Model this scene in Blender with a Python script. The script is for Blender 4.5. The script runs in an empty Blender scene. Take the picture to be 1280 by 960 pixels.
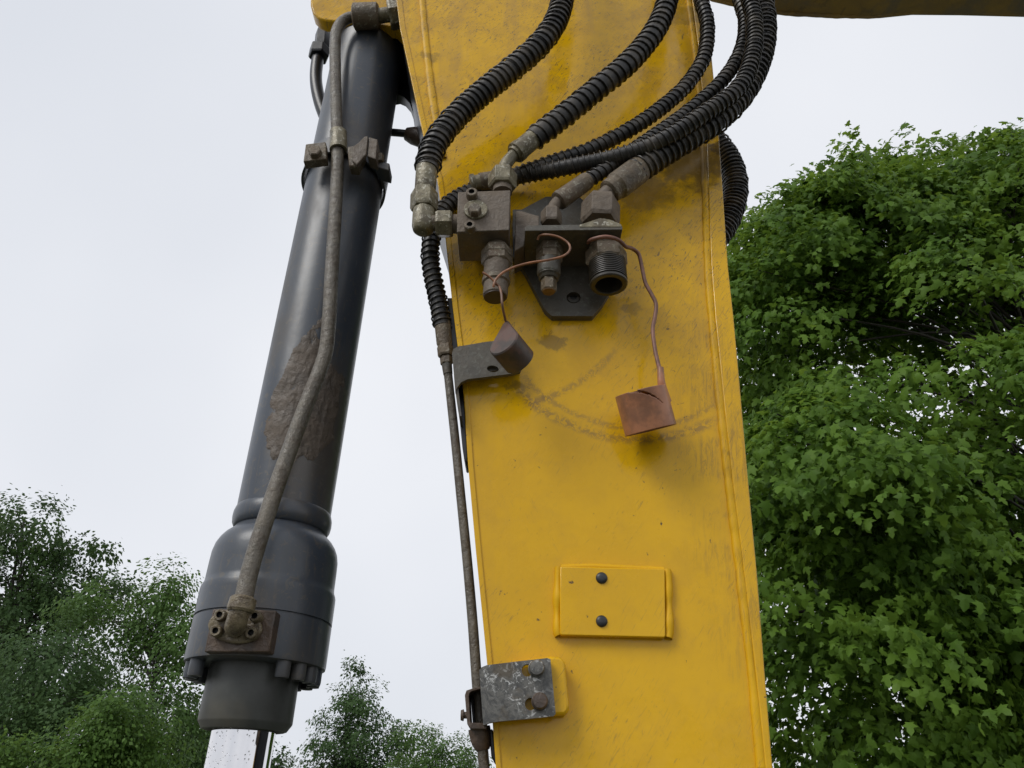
import bpy, math, random
import numpy as np
from mathutils import Vector, Matrix, noise as mnoise
from mathutils.geometry import tessellate_polygon
random.seed(7); np.random.seed(7)
SC = bpy.context.scene
COL = SC.collection
R = math.radians

# ------------------------------------------------------------------ camera, sky, sun, exposure
PITCH, FPX, W0, H0, CAMZ = R(29.5), 930.0, 1280, 960, 1.55
cam = bpy.data.cameras.new('camera'); camo = bpy.data.objects.new('camera', cam); COL.objects.link(camo)
camo.location = (0, 0, CAMZ); camo.rotation_euler = (R(90) + PITCH, 0, 0)
cam.sensor_fit = 'HORIZONTAL'; cam.sensor_width = 36.0; cam.lens = 36.0 * FPX / W0
cam.clip_start = 0.05; cam.clip_end = 3000
SC.camera = camo

SUN_EL, SUN_AZ = R(44), R(226)      # behind the camera, a little to the left
wd = bpy.data.worlds.new('World'); SC.world = wd; wd.use_nodes = True
nt = wd.node_tree; nt.nodes.clear()
wo = nt.nodes.new('ShaderNodeOutputWorld'); bg = nt.nodes.new('ShaderNodeBackground')
sky = nt.nodes.new('ShaderNodeTexSky'); sky.sky_type = 'NISHITA'; sky.sun_disc = False
sky.sun_elevation = SUN_EL; sky.sun_rotation = SUN_AZ
tc = nt.nodes.new('ShaderNodeTexCoord'); cn = nt.nodes.new('ShaderNodeTexNoise')
cn.inputs['Scale'].default_value = 1.1; cn.inputs['Detail'].default_value = 4; cn.inputs['Roughness'].default_value = 0.45
cr = nt.nodes.new('ShaderNodeValToRGB')
cr.color_ramp.elements[0].position = 0.3; cr.color_ramp.elements[0].color = (0.635, 0.665, 0.725, 1)
cr.color_ramp.elements[1].position = 0.72; cr.color_ramp.elements[1].color = (0.82, 0.835, 0.875, 1)
sc10 = nt.nodes.new('ShaderNodeVectorMath'); sc10.operation = 'SCALE'; sc10.inputs['Scale'].default_value = 10.0
mx = nt.nodes.new('ShaderNodeMix'); mx.data_type = 'RGBA'; mx.inputs['Factor'].default_value = 0.97
bg.inputs['Strength'].default_value = 0.1
nt.links.new(tc.outputs['Generated'], cn.inputs['Vector']); nt.links.new(cn.outputs['Fac'], cr.inputs['Fac'])
nt.links.new(cr.outputs['Color'], sc10.inputs[0]); nt.links.new(sky.outputs['Color'], mx.inputs['A'])
nt.links.new(sc10.outputs['Vector'], mx.inputs['B']); nt.links.new(mx.outputs['Result'], bg.inputs['Color'])
nt.links.new(bg.outputs['Background'], wo.inputs['Surface'])

sl = bpy.data.lights.new('sun', 'SUN'); sl.energy = 1.5; sl.angle = R(28); sl.color = (1.0, 0.97, 0.92)
so = bpy.data.objects.new('sun', sl); COL.objects.link(so)
sdir = Vector((math.cos(SUN_EL) * math.sin(SUN_AZ), math.cos(SUN_EL) * math.cos(SUN_AZ), math.sin(SUN_EL)))
so.rotation_euler = sdir.to_track_quat('Z', 'Y').to_euler()
SC.view_settings.view_transform = 'Standard'; SC.view_settings.look = 'None'
SC.view_settings.exposure = 0.14; SC.view_settings.gamma = 1.0; SC.view_settings.use_curve_mapping = False

# ------------------------------------------------------------------ measuring: a photo point on the upright plane y = Y
CP, SP = math.cos(PITCH), math.sin(PITCH)
def U(px, py, Y):
    x = (px - 640) / FPX; v = (480 - py) / FPX
    d = Vector((x, CP - v * SP, SP + v * CP))
    return d * (Y / d.y) + Vector((0, 0, CAMZ))
def S(py, Y):                                   # metres per photo pixel there
    v = (480 - py) / FPX
    return Y / (CP - v * SP) / FPX

# ------------------------------------------------------------------ materials
class G:
    def __init__(s, name):
        s.m = bpy.data.materials.new(name); s.m.use_nodes = True; s.t = s.m.node_tree
        s.b = s.t.nodes['Principled BSDF']; s.out = s.t.nodes['Material Output']
        s.geo = s.t.nodes.new('ShaderNodeNewGeometry'); s.pos = s.geo.outputs['Position']
    def set(s, k, v):
        i = s.b.inputs[k]
        if hasattr(v, 'links') or hasattr(v, 'is_output'): s.t.links.new(v, i)
        else: i.default_value = v if not (isinstance(v, tuple) and len(v) == 3) else (*v, 1)
        return s
    def _in(s, n, k, v):
        i = n.inputs[k]
        if hasattr(v, 'is_output'): s.t.links.new(v, i)
        elif isinstance(v, tuple) and i.type == 'RGBA': i.default_value = (*v, 1)[:4]
        else: i.default_value = v
    def noise(s, scale, detail=3, rough=0.55, vec=None, dist=0.0, stretch=None, rot=None):
        n = s.t.nodes.new('ShaderNodeTexNoise')
        for k, v in (('Scale', scale), ('Detail', detail), ('Roughness', rough), ('Distortion', dist)): n.inputs[k].default_value = v
        vec = vec or s.pos
        if stretch or rot:
            mp = s.t.nodes.new('ShaderNodeMapping'); s.t.links.new(vec, mp.inputs['Vector'])
            if rot: mp.inputs['Rotation'].default_value = rot
            if stretch:
                mp2 = s.t.nodes.new('ShaderNodeMapping'); mp2.inputs['Scale'].default_value = stretch
                s.t.links.new(mp.outputs['Vector'], mp2.inputs['Vector']); vec = mp2.outputs['Vector']
            else: vec = mp.outputs['Vector']
        s.t.links.new(vec, n.inputs['Vector']); return n.outputs['Fac']
    def vor(s, scale, feature='F1', vec=None):
        n = s.t.nodes.new('ShaderNodeTexVoronoi'); n.feature = feature; n.inputs['Scale'].default_value = scale
        s.t.links.new(vec or s.pos, n.inputs['Vector']); return n.outputs['Distance']
    def ramp(s, v, a, b, lo=0.0, hi=1.0):
        n = s.t.nodes.new('ShaderNodeMapRange'); n.interpolation_type = 'SMOOTHSTEP'
        s._in(n, 'Value', v); 
        for k, x in (('From Min', a), ('From Max', b), ('To Min', lo), ('To Max', hi)): n.inputs[k].default_value = x
        return n.outputs['Result']
    def math(s, op, a, b=0.0):
        n = s.t.nodes.new('ShaderNodeMath'); n.operation = op; s._in(n, 0, a); s._in(n, 1, b); return n.outputs[0]
    def mul(s, *a):
        r = a[0]
        for x in a[1:]: r = s.math('MULTIPLY', r, x)
        return r
    def mix(s, f, a, b):
        n = s.t.nodes.new('ShaderNodeMix'); n.data_type = 'RGBA'
        s._in(n, 'Factor', f); s._in(n, 'A', a); s._in(n, 'B', b); return n.outputs['Result']
    def mixf(s, f, a, b):
        n = s.t.nodes.new('ShaderNodeMix'); n.data_type = 'FLOAT'
        s._in(n, 'Factor', f); s._in(n, 'A', a); s._in(n, 'B', b); return n.outputs['Result']
    def dist(s, p, sx=1.0, sz=1.0):            # distance in the plate plane from a point
        sp = s.t.nodes.new('ShaderNodeSeparateXYZ'); s.t.links.new(s.pos, sp.inputs[0])
        dx = s.math('MULTIPLY', s.math('SUBTRACT', sp.outputs[0], p.x), sx)
        dz = s.math('MULTIPLY', s.math('SUBTRACT', sp.outputs[2], p.z), sz)
        return s.math('SQRT', s.math('ADD', s.mul(dx, dx), s.mul(dz, dz)))
    def xyz(s):
        sp = s.t.nodes.new('ShaderNodeSeparateXYZ'); s.t.links.new(s.pos, sp.inputs[0]); return sp.outputs
    def bump(s, h, strength=0.3, distance=0.002):
        n = s.t.nodes.new('ShaderNodeBump'); n.inputs['Strength'].default_value = strength; n.inputs['Distance'].default_value = distance
        s.t.links.new(h, n.inputs['Height']); s.t.links.new(n.outputs['Normal'], s.b.inputs['Normal']); return s

# the arc worn into the paint by the swinging cap
PLATE_Y = 1.10
arc_pts = [U(x, y, PLATE_Y) for x, y in ((655, 492), (700, 528), (780, 546), (890, 530))]
ARC_C, best = None, 1e9
for cx in range(740, 860, 4):
    for cy in range(260, 440, 4):
        c = U(cx, cy, PLATE_Y); d = [(p - c).length for p in arc_pts]; e = max(d) - min(d)
        if e < best: best, ARC_C, ARC_R = e, c, sum(d) / 4

def mat_yellow():
    g = G('yellow_paint')
    big = g.noise(5, 4, 0.6); mid = g.noise(22, 5, 0.65); fine = g.noise(140, 3, 0.6)
    col = g.mix(g.ramp(big, 0.35, 0.7), (0.73, 0.415, 0.005), (0.66, 0.37, 0.006))
    z = g.xyz()[2]; x = g.xyz()[0]
    zt = U(700, 480, PLATE_Y).z
    up = g.ramp(z, zt - 0.12, zt + 0.30)                        # more weather and grime towards the hoses
    film = g.mul(g.ramp(mid, 0.40, 0.72), g.mixf(up, 0.12, 0.36))
    col = g.mix(film, col, (0.36, 0.20, 0.035))
    blotch = g.mul(g.ramp(g.noise(9, 6, 0.7, dist=0.5), 0.52, 0.60), g.mixf(up, 0.08, 0.34))
    col = g.mix(blotch, col, (0.40, 0.225, 0.040))
    # soot and mud where the hoses rub
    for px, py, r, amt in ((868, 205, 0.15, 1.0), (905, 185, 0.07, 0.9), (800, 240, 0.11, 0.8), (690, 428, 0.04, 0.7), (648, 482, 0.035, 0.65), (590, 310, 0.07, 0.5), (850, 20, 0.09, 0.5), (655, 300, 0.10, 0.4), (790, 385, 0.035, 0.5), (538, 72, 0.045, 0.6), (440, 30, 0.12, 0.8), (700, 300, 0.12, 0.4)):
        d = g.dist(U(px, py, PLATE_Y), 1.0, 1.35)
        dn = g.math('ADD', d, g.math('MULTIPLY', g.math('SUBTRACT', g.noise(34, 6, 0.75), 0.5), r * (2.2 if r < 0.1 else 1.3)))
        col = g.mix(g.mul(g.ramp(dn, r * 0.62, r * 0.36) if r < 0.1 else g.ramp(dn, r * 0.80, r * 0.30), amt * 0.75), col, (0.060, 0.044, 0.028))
    # swing scratches
    for c, rad, wdt, x0, x1, amt in ((ARC_C, ARC_R, 0.013, U(640, 520, PLATE_Y).x, U(900, 520, PLATE_Y).x, 0.6),
                                     (ARC_C, ARC_R - 0.022, 0.009, U(650, 520, PLATE_Y).x, U(905, 520, PLATE_Y).x, 0.5),
                                     (U(600, 330, PLATE_Y), (U(600, 330, PLATE_Y) - U(700, 490, PLATE_Y)).length, 0.011, U(655, 480, PLATE_Y).x, U(776, 430, PLATE_Y).x, 0.55)):
        d = g.dist(c); w = g.math('ABSOLUTE', g.math('SUBTRACT', g.math('ADD', d, g.math('MULTIPLY', g.math('SUBTRACT', g.noise(25, 3), 0.5), 0.012)), rad))
        zc = c.z
        band = g.mul(g.ramp(w, wdt, wdt * 0.10), g.ramp(g.noise(95, 6, 0.8, dist=1.0), 0.45, 0.52), g.ramp(x, x0 - 0.01, x0 + 0.02), g.ramp(x, x1 + 0.01, x1 - 0.03), g.ramp(z, zc + 0.0, zc - 0.05), amt)
        col = g.mix(band, col, (0.19, 0.115, 0.055))
    # scratches and chips
    s1 = g.ramp(g.noise(40, 5, 0.75, stretch=(1, 1, 6), rot=(0, R(52), 0), dist=0.7), 0.60, 0.622)
    s2 = g.ramp(g.noise(46, 5, 0.75, stretch=(7, 1, 1), rot=(0, R(24), 0), dist=0.9), 0.605, 0.627)
    s4 = g.ramp(g.noise(60, 4, 0.7, stretch=(1, 1, 9), rot=(0, R(35), 0), dist=0.4), 0.605, 0.625)
    area = g.ramp(g.noise(7, 3), 0.44, 0.60)
    edge = g.ramp(g.dist(U(905, 590, PLATE_Y), 2.4, 0.50), 0.24, 0.03)
    col = g.mix(g.mul(s1, area, g.mixf(up, 0.40, 0.85)), col, (0.13, 0.085, 0.05))
    col = g.mix(g.mul(s2, g.mixf(up, 0.18, 0.8), g.ramp(g.noise(9, 3), 0.46, 0.60)), col, (0.15, 0.105, 0.07))
    col = g.mix(g.mul(s4, g.mixf(up, 0.0, 0.7), g.ramp(g.noise(6, 3), 0.44, 0.58)), col, (0.10, 0.075, 0.06))
    hair = g.ramp(g.noise(30, 2, 0.5, stretch=(1, 1, 22), rot=(0, R(58), 0), dist=0.25), 0.64, 0.655)
    col = g.mix(g.mul(hair, g.mixf(up, 0.35, 0.8), g.ramp(g.noise(4.5, 3), 0.45, 0.58)), col, (0.14, 0.095, 0.055))
    fl = g.ramp(g.noise(70, 3, 0.6, stretch=(1, 1, 3.2), rot=(0, R(62), 0), dist=1.2), 0.625, 0.64)
    col = g.mix(g.mul(fl, g.mixf(up, 0.06, 0.85), g.ramp(g.noise(5.5, 3), 0.43, 0.55)), col, (0.085, 0.062, 0.045))
    s3 = g.ramp(g.noise(38, 7, 0.85, stretch=(4, 1, 0.45), rot=(0, R(-6), 0), dist=1.0), 0.485, 0.55)
    col = g.mix(g.mul(s3, edge, g.ramp(g.noise(10, 4, 0.6), 0.40, 0.60), 0.5), col, (0.15, 0.095, 0.045))
    chip = g.mul(g.ramp(g.noise(85, 3, 0.6, dist=0.6), 0.705, 0.73), g.ramp(g.noise(13, 2), 0.42, 0.54))
    col = g.mix(chip, col, (0.08, 0.045, 0.03))
    # dull muddy run-off
    run = g.mul(g.ramp(g.noise(13, 5, 0.65, stretch=(1, 1, 0.14)), 0.50, 0.68), g.mixf(up, 0.12, 0.4))
    col = g.mix(run, col, (0.38, 0.225, 0.06))
    g.set('Base Color', col)
    g.set('Roughness', g.mixf(g.ramp(g.noise(16, 5, 0.7), 0.38, 0.68), 0.11, 0.34))
    g.set('Specular IOR Level', 0.33)
    g.bump(g.math('ADD', g.math('MULTIPLY', g.noise(20, 3), 1.2), g.math('MULTIPLY', g.noise(90, 4), 0.18)), 0.20, 0.004)
    return g.m
def mat_cyl():
    g = G('dark_cylinder_paint')
    col = g.mix(g.ramp(g.noise(9, 4), 0.35, 0.7), (0.046, 0.055, 0.071), (0.062, 0.071, 0.085))
    x = g.xyz()[0]
    mud = g.mul(g.ramp(g.noise(6, 5, 0.62, stretch=(1, 1, 0.45)), 0.48, 0.70), 0.62)
    col = g.mix(mud, col, (0.090, 0.074, 0.056))
    pd = g.dist(U(392, 525, 1.17), 1.3, 0.55)
    pdn = g.math('ADD', pd, g.math('MULTIPLY', g.math('SUBTRACT', g.noise(28, 6, 0.75), 0.5), 0.16))
    col = g.mix(g.mul(g.ramp(pdn, 0.115, 0.05), 0.8), col, (0.082, 0.068, 0.053))
    pit = g.mul(g.ramp(g.noise(55, 5, 0.75, dist=0.8), 0.585, 0.61), 0.75)
    col = g.mix(pit, col, (0.098, 0.088, 0.074))
    stk = g.mul(g.ramp(g.noise(24, 5, 0.7, stretch=(5, 5, 0.35)), 0.56, 0.66), 0.45)
    col = g.mix(stk, col, (0.105, 0.092, 0.074))
    spk = g.mul(g.ramp(g.noise(150, 2), 0.66, 0.72), 0.5)
    col = g.mix(spk, col, (0.12, 0.10, 0.08))
    sc = g.ramp(g.noise(30, 3, 0.6, stretch=(7, 7, 0.7)), 0.70, 0.74)
    col = g.mix(g.mul(sc, 0.35), col, (0.22, 0.22, 0.22))
    g.set('Base Color', col).set('Roughness', g.mixf(mud, 0.34, 0.64)).set('Specular IOR Level', 0.55)
    g.bump(g.noise(60, 4), 0.12, 0.002); return g.m
def mat_steel(name, a, b, mud, rough=0.55, sc=40, pale=(0.30, 0.28, 0.23), metal=0.0, palef=0.5, bs=0.6):
    g = G(name)
    n1 = g.noise(sc, 5, 0.65); n2 = g.noise(sc * 3.2, 4, 0.6, dist=0.7)
    col = g.mix(g.ramp(n1, 0.35, 0.65), a, b)
    col = g.mix(g.ramp(g.noise(sc * 0.7, 4, 0.6), 0.46, 0.66), col, mud)
    col = g.mix(g.mul(g.ramp(n2, 0.56, 0.66), palef), col, pale)
    g.set('Base Color', col).set('Roughness', g.mixf(g.ramp(n1, 0.3, 0.7), rough - 0.16, rough + 0.14)).set('Metallic', metal)
    g.bump(g.math('ADD', g.math('MULTIPLY', g.noise(sc * 0.6, 3), 1.5), g.math('ADD', n1, g.math('MULTIPLY', n2, 0.8))), bs, 0.004); return g.m
def mat_plain(name, c, rough=0.5, metal=0.0, var=0.25, sc=50, bumps=0.2, dust=None):
    g = G(name)
    n = g.noise(sc, 4)
    col = g.mix(g.ramp(n, 0.3, 0.7), tuple(x * (1 - var) for x in c), tuple(min(1, x * (1 + var)) for x in c))
    if dust: col = g.mix(g.mul(g.ramp(g.noise(sc * 0.35, 4, 0.6), 0.42, 0.7), dust[1]), col, dust[0])
    g.set('Base Color', col).set('Roughness', rough).set('Metallic', metal)
    if bumps: g.bump(g.noise(sc * 2, 3), bumps, 0.002)
    return g.m
def mat_galv():
    g = G('scuffed_galvanised')
    n = g.noise(110, 5, 0.75, dist=0.8); v = g.noise(105, 5, 0.7, dist=1.2)
    col = g.mix(g.ramp(n, 0.35, 0.65), (0.07, 0.07, 0.068), (0.16, 0.155, 0.14))
    col = g.mix(g.mul(g.ramp(v, 0.56, 0.60), g.ramp(g.noise(18, 3), 0.38, 0.6)), col, (0.52, 0.52, 0.50))
    col = g.mix(g.mul(g.ramp(g.noise(25, 4), 0.55, 0.68), 0.6), col, (0.10, 0.075, 0.045))
    g.set('Base Color', col).set('Roughness', g.mixf(n, 0.22, 0.6)).set('Metallic', 0.35); g.bump(n, 0.3, 0.002); return g.m
def mat_cap(name, a, b, dark, k):
    g = G(name)
    n = g.noise(28, 5, 0.65)
    col = g.mix(g.ramp(n, 0.35, 0.62), a, b)
    col = g.mix(g.mul(g.ramp(g.noise(16, 5, 0.7), 0.47, 0.62), k), col, dark)
    g.set('Base Color', col).set('Roughness', g.mixf(n, 0.3, 0.6)); g.bump(g.noise(60, 4), 0.25, 0.002); return g.m
def mat_leaf(name, a, b, c, rough=0.5, trans=0.35, light=0.5, sc=0.9):
    g = G(name)
    oi = g.t.nodes.new('ShaderNodeObjectInfo')
    rnd = g.math('FRACT', g.math('ADD', g.geo.outputs['Random Per Island'], oi.outputs['Random']))
    col = g.mix(rnd, a, b)
    col = g.mix(g.mul(g.ramp(g.noise(sc, 3), 0.42, 0.68), light), col, c)
    g.set('Base Color', col).set('Roughness', rough).set('Specular IOR Level', 0.16)
    tr = g.t.nodes.new('ShaderNodeBsdfTranslucent'); ms = g.t.nodes.new('ShaderNodeMixShader'); ms.inputs[0].default_value = trans
    hs = g.t.nodes.new('ShaderNodeHueSaturation'); hs.inputs['Value'].default_value = 1.5; hs.inputs['Hue'].default_value = 0.48
    g.t.links.new(col, hs.inputs['Color']); g.t.links.new(hs.outputs['Color'], tr.inputs['Color'])
    g.t.links.new(g.b.outputs[0], ms.inputs[1]); g.t.links.new(tr.outputs[0], ms.inputs[2]); g.t.links.new(ms.outputs[0], g.out.inputs['Surface'])
    return g.m

YEL = mat_yellow()
WELD = YEL.copy(); WELD.name = 'painted_weld'; _b = WELD.node_tree.nodes['Principled BSDF']
WELD.node_tree.links.remove(_b.inputs['Roughness'].links[0]); _b.inputs['Roughness'].default_value = 0.5; _b.inputs['Specular IOR Level'].default_value = 0.25
CYL = mat_cyl()
MUDSTEEL = mat_steel('muddy_steel', (0.090, 0.068, 0.043), (0.15, 0.115, 0.074), (0.125, 0.088, 0.056), pale=(0.34, 0.32, 0.25), palef=0.6)
PALESTEEL = mat_steel('plated_steel', (0.12, 0.103, 0.060), (0.23, 0.20, 0.13), (0.095, 0.075, 0.045), rough=0.42, pale=(0.55, 0.53, 0.44), metal=0.15, palef=0.65, bs=0.4)
MUD = mat_steel('dried_mud', (0.115, 0.088, 0.062), (0.150, 0.116, 0.084), (0.098, 0.074, 0.052), rough=0.62, sc=30, pale=(0.18, 0.15, 0.125), palef=0.35)
DARKPLATE = mat_steel('dark_olive_plate', (0.068, 0.061, 0.047), (0.092, 0.082, 0.064), (0.080, 0.066, 0.048), rough=0.5, pale=(0.20, 0.21, 0.18), palef=0.3, bs=0.25)
PIPE = mat_steel('brown_coated_pipe', (0.095, 0.082, 0.063), (0.145, 0.125, 0.095), (0.085, 0.066, 0.046), rough=0.42, sc=55, pale=(0.19, 0.165, 0.12), palef=0.4)
BRASSY = mat_steel('oily_tan_steel', (0.13, 0.10, 0.06), (0.20, 0.16, 0.095), (0.09, 0.065, 0.04), rough=0.36, sc=60, pale=(0.30, 0.26, 0.17), palef=0.4)
RUSTY = mat_steel('rusty_block', (0.075, 0.048, 0.032), (0.10, 0.066, 0.045), (0.055, 0.042, 0.034), rough=0.45, sc=25, pale=(0.17, 0.12, 0.08), palef=0.3)
CRUST = mat_steel('flaking_mud', (0.094, 0.072, 0.053), (0.112, 0.086, 0.064), (0.080, 0.063, 0.048), rough=0.6, sc=30, pale=(0.12, 0.10, 0.085), palef=0.3, bs=0.7)
RUBBER = mat_plain('black_rubber', (0.018, 0.017, 0.016), 0.42, sc=60, dust=((0.095, 0.080, 0.063), 0.85))
COIL = mat_plain('black_coil', (0.020, 0.018, 0.016), 0.34, sc=60, bumps=0.0, dust=((0.115, 0.096, 0.075), 0.8))
BLACK = mat_plain('black_parts_and_shade', (0.012, 0.013, 0.016), 0.35, sc=30)  # for black parts, and for the shade painted on the back lug
RECESS = mat_plain('dark_recess', (0.012, 0.011, 0.010), 0.5, sc=40, bumps=0)  # near-black colour for the socket holes and the coupler bore
GALV = mat_galv(); CAP = mat_cap('copper_red_rubber', (0.44, 0.19, 0.095), (0.34, 0.145, 0.075), (0.11, 0.065, 0.045), 0.45); CAP1 = mat_cap('greyed_red_rubber', (0.115, 0.060, 0.045), (0.075, 0.055, 0.045), (0.040, 0.034, 0.03), 0.8)
CHROME = mat_plain('wet_chrome', (0.80, 0.79, 0.80), 0.035, 1.0, var=0.02, bumps=0)
WATER = G('water_drop').set('Base Color', (0.9, 0.9, 0.9)).set('Roughness', 0.02).set('Transmission Weight', 1.0).set('IOR', 1.33).m
PLUG = mat_plain('grey_rubber_plug', (0.022, 0.024, 0.027), 0.4, sc=80)
WIRE = mat_plain('reddish_strap', (0.27, 0.115, 0.055), 0.45, sc=60, var=0.35, dust=((0.12, 0.075, 0.05), 0.6))
STRAP2 = mat_plain('red_brown_strap', (0.18, 0.08, 0.052), 0.5, sc=60, var=0.3)
ORANGE = mat_plain('rust_face', (0.17, 0.09, 0.035), 0.5, sc=80)
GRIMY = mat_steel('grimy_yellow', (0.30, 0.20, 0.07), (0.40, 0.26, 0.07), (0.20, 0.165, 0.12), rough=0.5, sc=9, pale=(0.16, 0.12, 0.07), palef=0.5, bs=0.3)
BARK = mat_plain('wet_bark', (0.035, 0.028, 0.022), 0.6, sc=8, var=0.4, bumps=0.5)

# ------------------------------------------------------------------ mesh helpers
BASE = {}
def empty(name, loc, label, cat, group=None):
    o = bpy.data.objects.new(name, None); COL.objects.link(o); o.location = loc; o.empty_display_size = 0.05
    o['label'] = label; o['category'] = cat
    if group: o['group'] = group
    BASE[o.name] = Vector(loc); return o
def obj(name, verts, faces, mat, parent=None, smooth=True, angle=35, bevel=0.0, segs=2, base=None):
    b = BASE[parent.name] if parent is not None else Vector(base or (0, 0, 0))
    me = bpy.data.meshes.new(name)
    me.from_pydata([tuple(Vector(v) - b) for v in verts], [], faces); me.update()
    import bmesh
    bm = bmesh.new(); bm.from_mesh(me); bmesh.ops.recalc_face_normals(bm, faces=bm.faces); bm.to_mesh(me); bm.free()
    if smooth:
        me.polygons.foreach_set('use_smooth', [True] * len(me.polygons)); me.set_sharp_from_angle(angle=R(angle))
    mats = mat if isinstance(mat, (list, tuple)) else [mat]
    for m in mats: me.materials.append(m)
    o = bpy.data.objects.new(name, me); COL.objects.link(o)
    if parent is not None: o.parent = parent
    else: o.location = b
    if bevel:
        m = o.modifiers.new('bevel', 'BEVEL'); m.width = bevel; m.segments = segs; m.limit_method = 'ANGLE'; m.angle_limit = R(40)
        if smooth: m.harden_normals = False
    BASE[o.name] = b; return o
def tag(o, label, cat=None, group=None, kind=None):
    o['label'] = label
    if cat: o['category'] = cat
    if group: o['group'] = group
    if kind: o['kind'] = kind
    return o
def frame(ax, ref=Vector((0, -1, 0.0))):
    ax = ax.normalized(); u = ref - ax * ref.dot(ax)
    if u.length < 1e-3: u = Vector((0, 0, -1)) - ax * (-ax.z)
    u.normalize(); return u, ax.cross(u)
def rings(centres, us, vs, radii, seg, phase=0.0, cap0=True, cap1=True):
    vt, fc = [], []
    for c, u, v, r in zip(centres, us, vs, radii):
        for k in range(seg):
            a = phase + 2 * math.pi * k / seg
            vt.append(c + (u * math.cos(a) + v * math.sin(a)) * r)
    n = len(centres)
    for i in range(n - 1):
        for k in range(seg):
            k2 = (k + 1) % seg
            fc.append((i * seg + k, i * seg + k2, (i + 1) * seg + k2, (i + 1) * seg + k))
    if cap0: fc.append(tuple(range(seg)))
    if cap1: fc.append(tuple((n - 1) * seg + k for k in range(seg)))
    return vt, fc
def lathe(name, A, B, prof, mat, parent, seg=28, hexa=False, px=True, bevel=0.0, angle=35, cap0=True, cap1=True, base=None, phase=None):
    """a turned (or hexagonal) piece from A to B (each px, py, Y); prof = [(t, radius in photo px)]"""
    a = U(*A) if len(A) == 3 and not isinstance(A, Vector) else A
    b = U(*B) if len(B) == 3 and not isinstance(B, Vector) else B
    if px:
        k = S((A[1] + B[1]) / 2, (A[2] + B[2]) / 2)
    else: k = 1.0
    u, v = frame(b - a)
    if hexa: seg = 6
    ph = (math.pi / 6 if hexa else 0.0) if phase is None else phase
    vt, fc = rings([a.lerp(b, t) for t, r in prof], [u] * len(prof), [v] * len(prof), [r * k * (1.07 if hexa else 1) for t, r in prof], seg, ph, cap0, cap1)
    return obj(name, vt, fc, mat, parent, angle=angle, bevel=bevel, base=base)
def hexnut(name, A, B, r, mat, parent):
    return lathe(name, A, B, [(0, r * 0.90), (0.14, r), (0.86, r), (1, r * 0.90)], mat, parent, hexa=True, angle=20, bevel=0.0007)
def spline(pts, step=0.006):
    P = [Vector(p) for p in pts]; P = [P[0] * 2 - P[1]] + P + [P[-1] * 2 - P[-2]]
    out = []
    for i in range(1, len(P) - 2):
        p0, p1, p2, p3 = P[i - 1:i + 3]
        t0 = 0.0; t1 = t0 + max((p1 - p0).length, 1e-5) ** .5; t2 = t1 + max((p2 - p1).length, 1e-5) ** .5; t3 = t2 + max((p3 - p2).length, 1e-5) ** .5
        n = max(2, int((p2 - p1).length / step))
        for j in range(n):
            t = t1 + (t2 - t1) * j / n
            a1 = p0 * ((t1 - t) / (t1 - t0)) + p1 * ((t - t0) / (t1 - t0)); a2 = p1 * ((t2 - t) / (t2 - t1)) + p2 * ((t - t1) / (t2 - t1)); a3 = p2 * ((t3 - t) / (t3 - t2)) + p3 * ((t - t2) / (t3 - t2))
            b1 = a1 * ((t2 - t) / (t2 - t0)) + a2 * ((t - t0) / (t2 - t0)); b2 = a2 * ((t3 - t) / (t3 - t1)) + a3 * ((t - t1) / (t3 - t1))
            out.append(b1 * ((t2 - t) / (t2 - t1)) + b2 * ((t - t1) / (t2 - t1)))
    out.append(P[-2]); return out
def frames(path):
    T = [(path[min(i + 1, len(path) - 1)] - path[max(i - 1, 0)]).normalized() for i in range(len(path))]
    u, v = frame(T[0]); us, vs = [u], [v]
    for i in range(1, len(path)):
        q = T[i - 1].rotation_difference(T[i]); u = q @ us[-1]; u = (u - T[i] * u.dot(T[i])).normalized()
        us.append(u); vs.append(T[i].cross(u))
    return us, vs
def tube(name, pts, r, mat, parent=None, seg=16, step=0.006, base=None, rfun=None):
    path = spline(pts, step); us, vs = frames(path)
    rr = [r if rfun is None else rfun(i / (len(path) - 1)) * r for i in range(len(path))]
    vt, fc = rings(path, us, vs, rr, seg)
    return obj(name, vt, fc, mat, parent, angle=50, base=base)
def helix(name, pts, r, wire, pitch, mat, parent, per=14, wseg=5, wob=0.022):
    path = spline(pts, 0.004); us, vs = frames(path)
    L = [0.0]
    for i in range(1, len(path)): L.append(L[-1] + (path[i] - path[i - 1]).length)
    n = int(L[-1] / pitch * per); hp, j = [], 0
    for i in range(n + 1):
        s_ = L[-1] * i / n
        while j < len(L) - 2 and L[j + 1] < s_: j += 1
        f = (s_ - L[j]) / max(L[j + 1] - L[j], 1e-9)
        c = path[j].lerp(path[j + 1], f); u = us[j].lerp(us[j + 1], f); v = vs[j].lerp(vs[j + 1], f)
        warp = 0.7 * math.sin(s_ * 23.0 + r * 900) + 0.35 * math.sin(s_ * 71.0)
        a = 2 * math.pi * s_ / pitch + warp
        rad = r * (1 + wob * math.sin(a * 0.37 + 1.0) + wob * math.sin(s_ * 140))
        hp.append(c + (u * math.cos(a) + v * math.sin(a)) * rad)
    us2, vs2 = frames(hp)
    vt, fc = rings(hp, us2, vs2, [wire] * len(hp), wseg)
    return obj(name, vt, fc, mat, parent, angle=80)
def PX(pts): return [U(*p) for p in pts]
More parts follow.
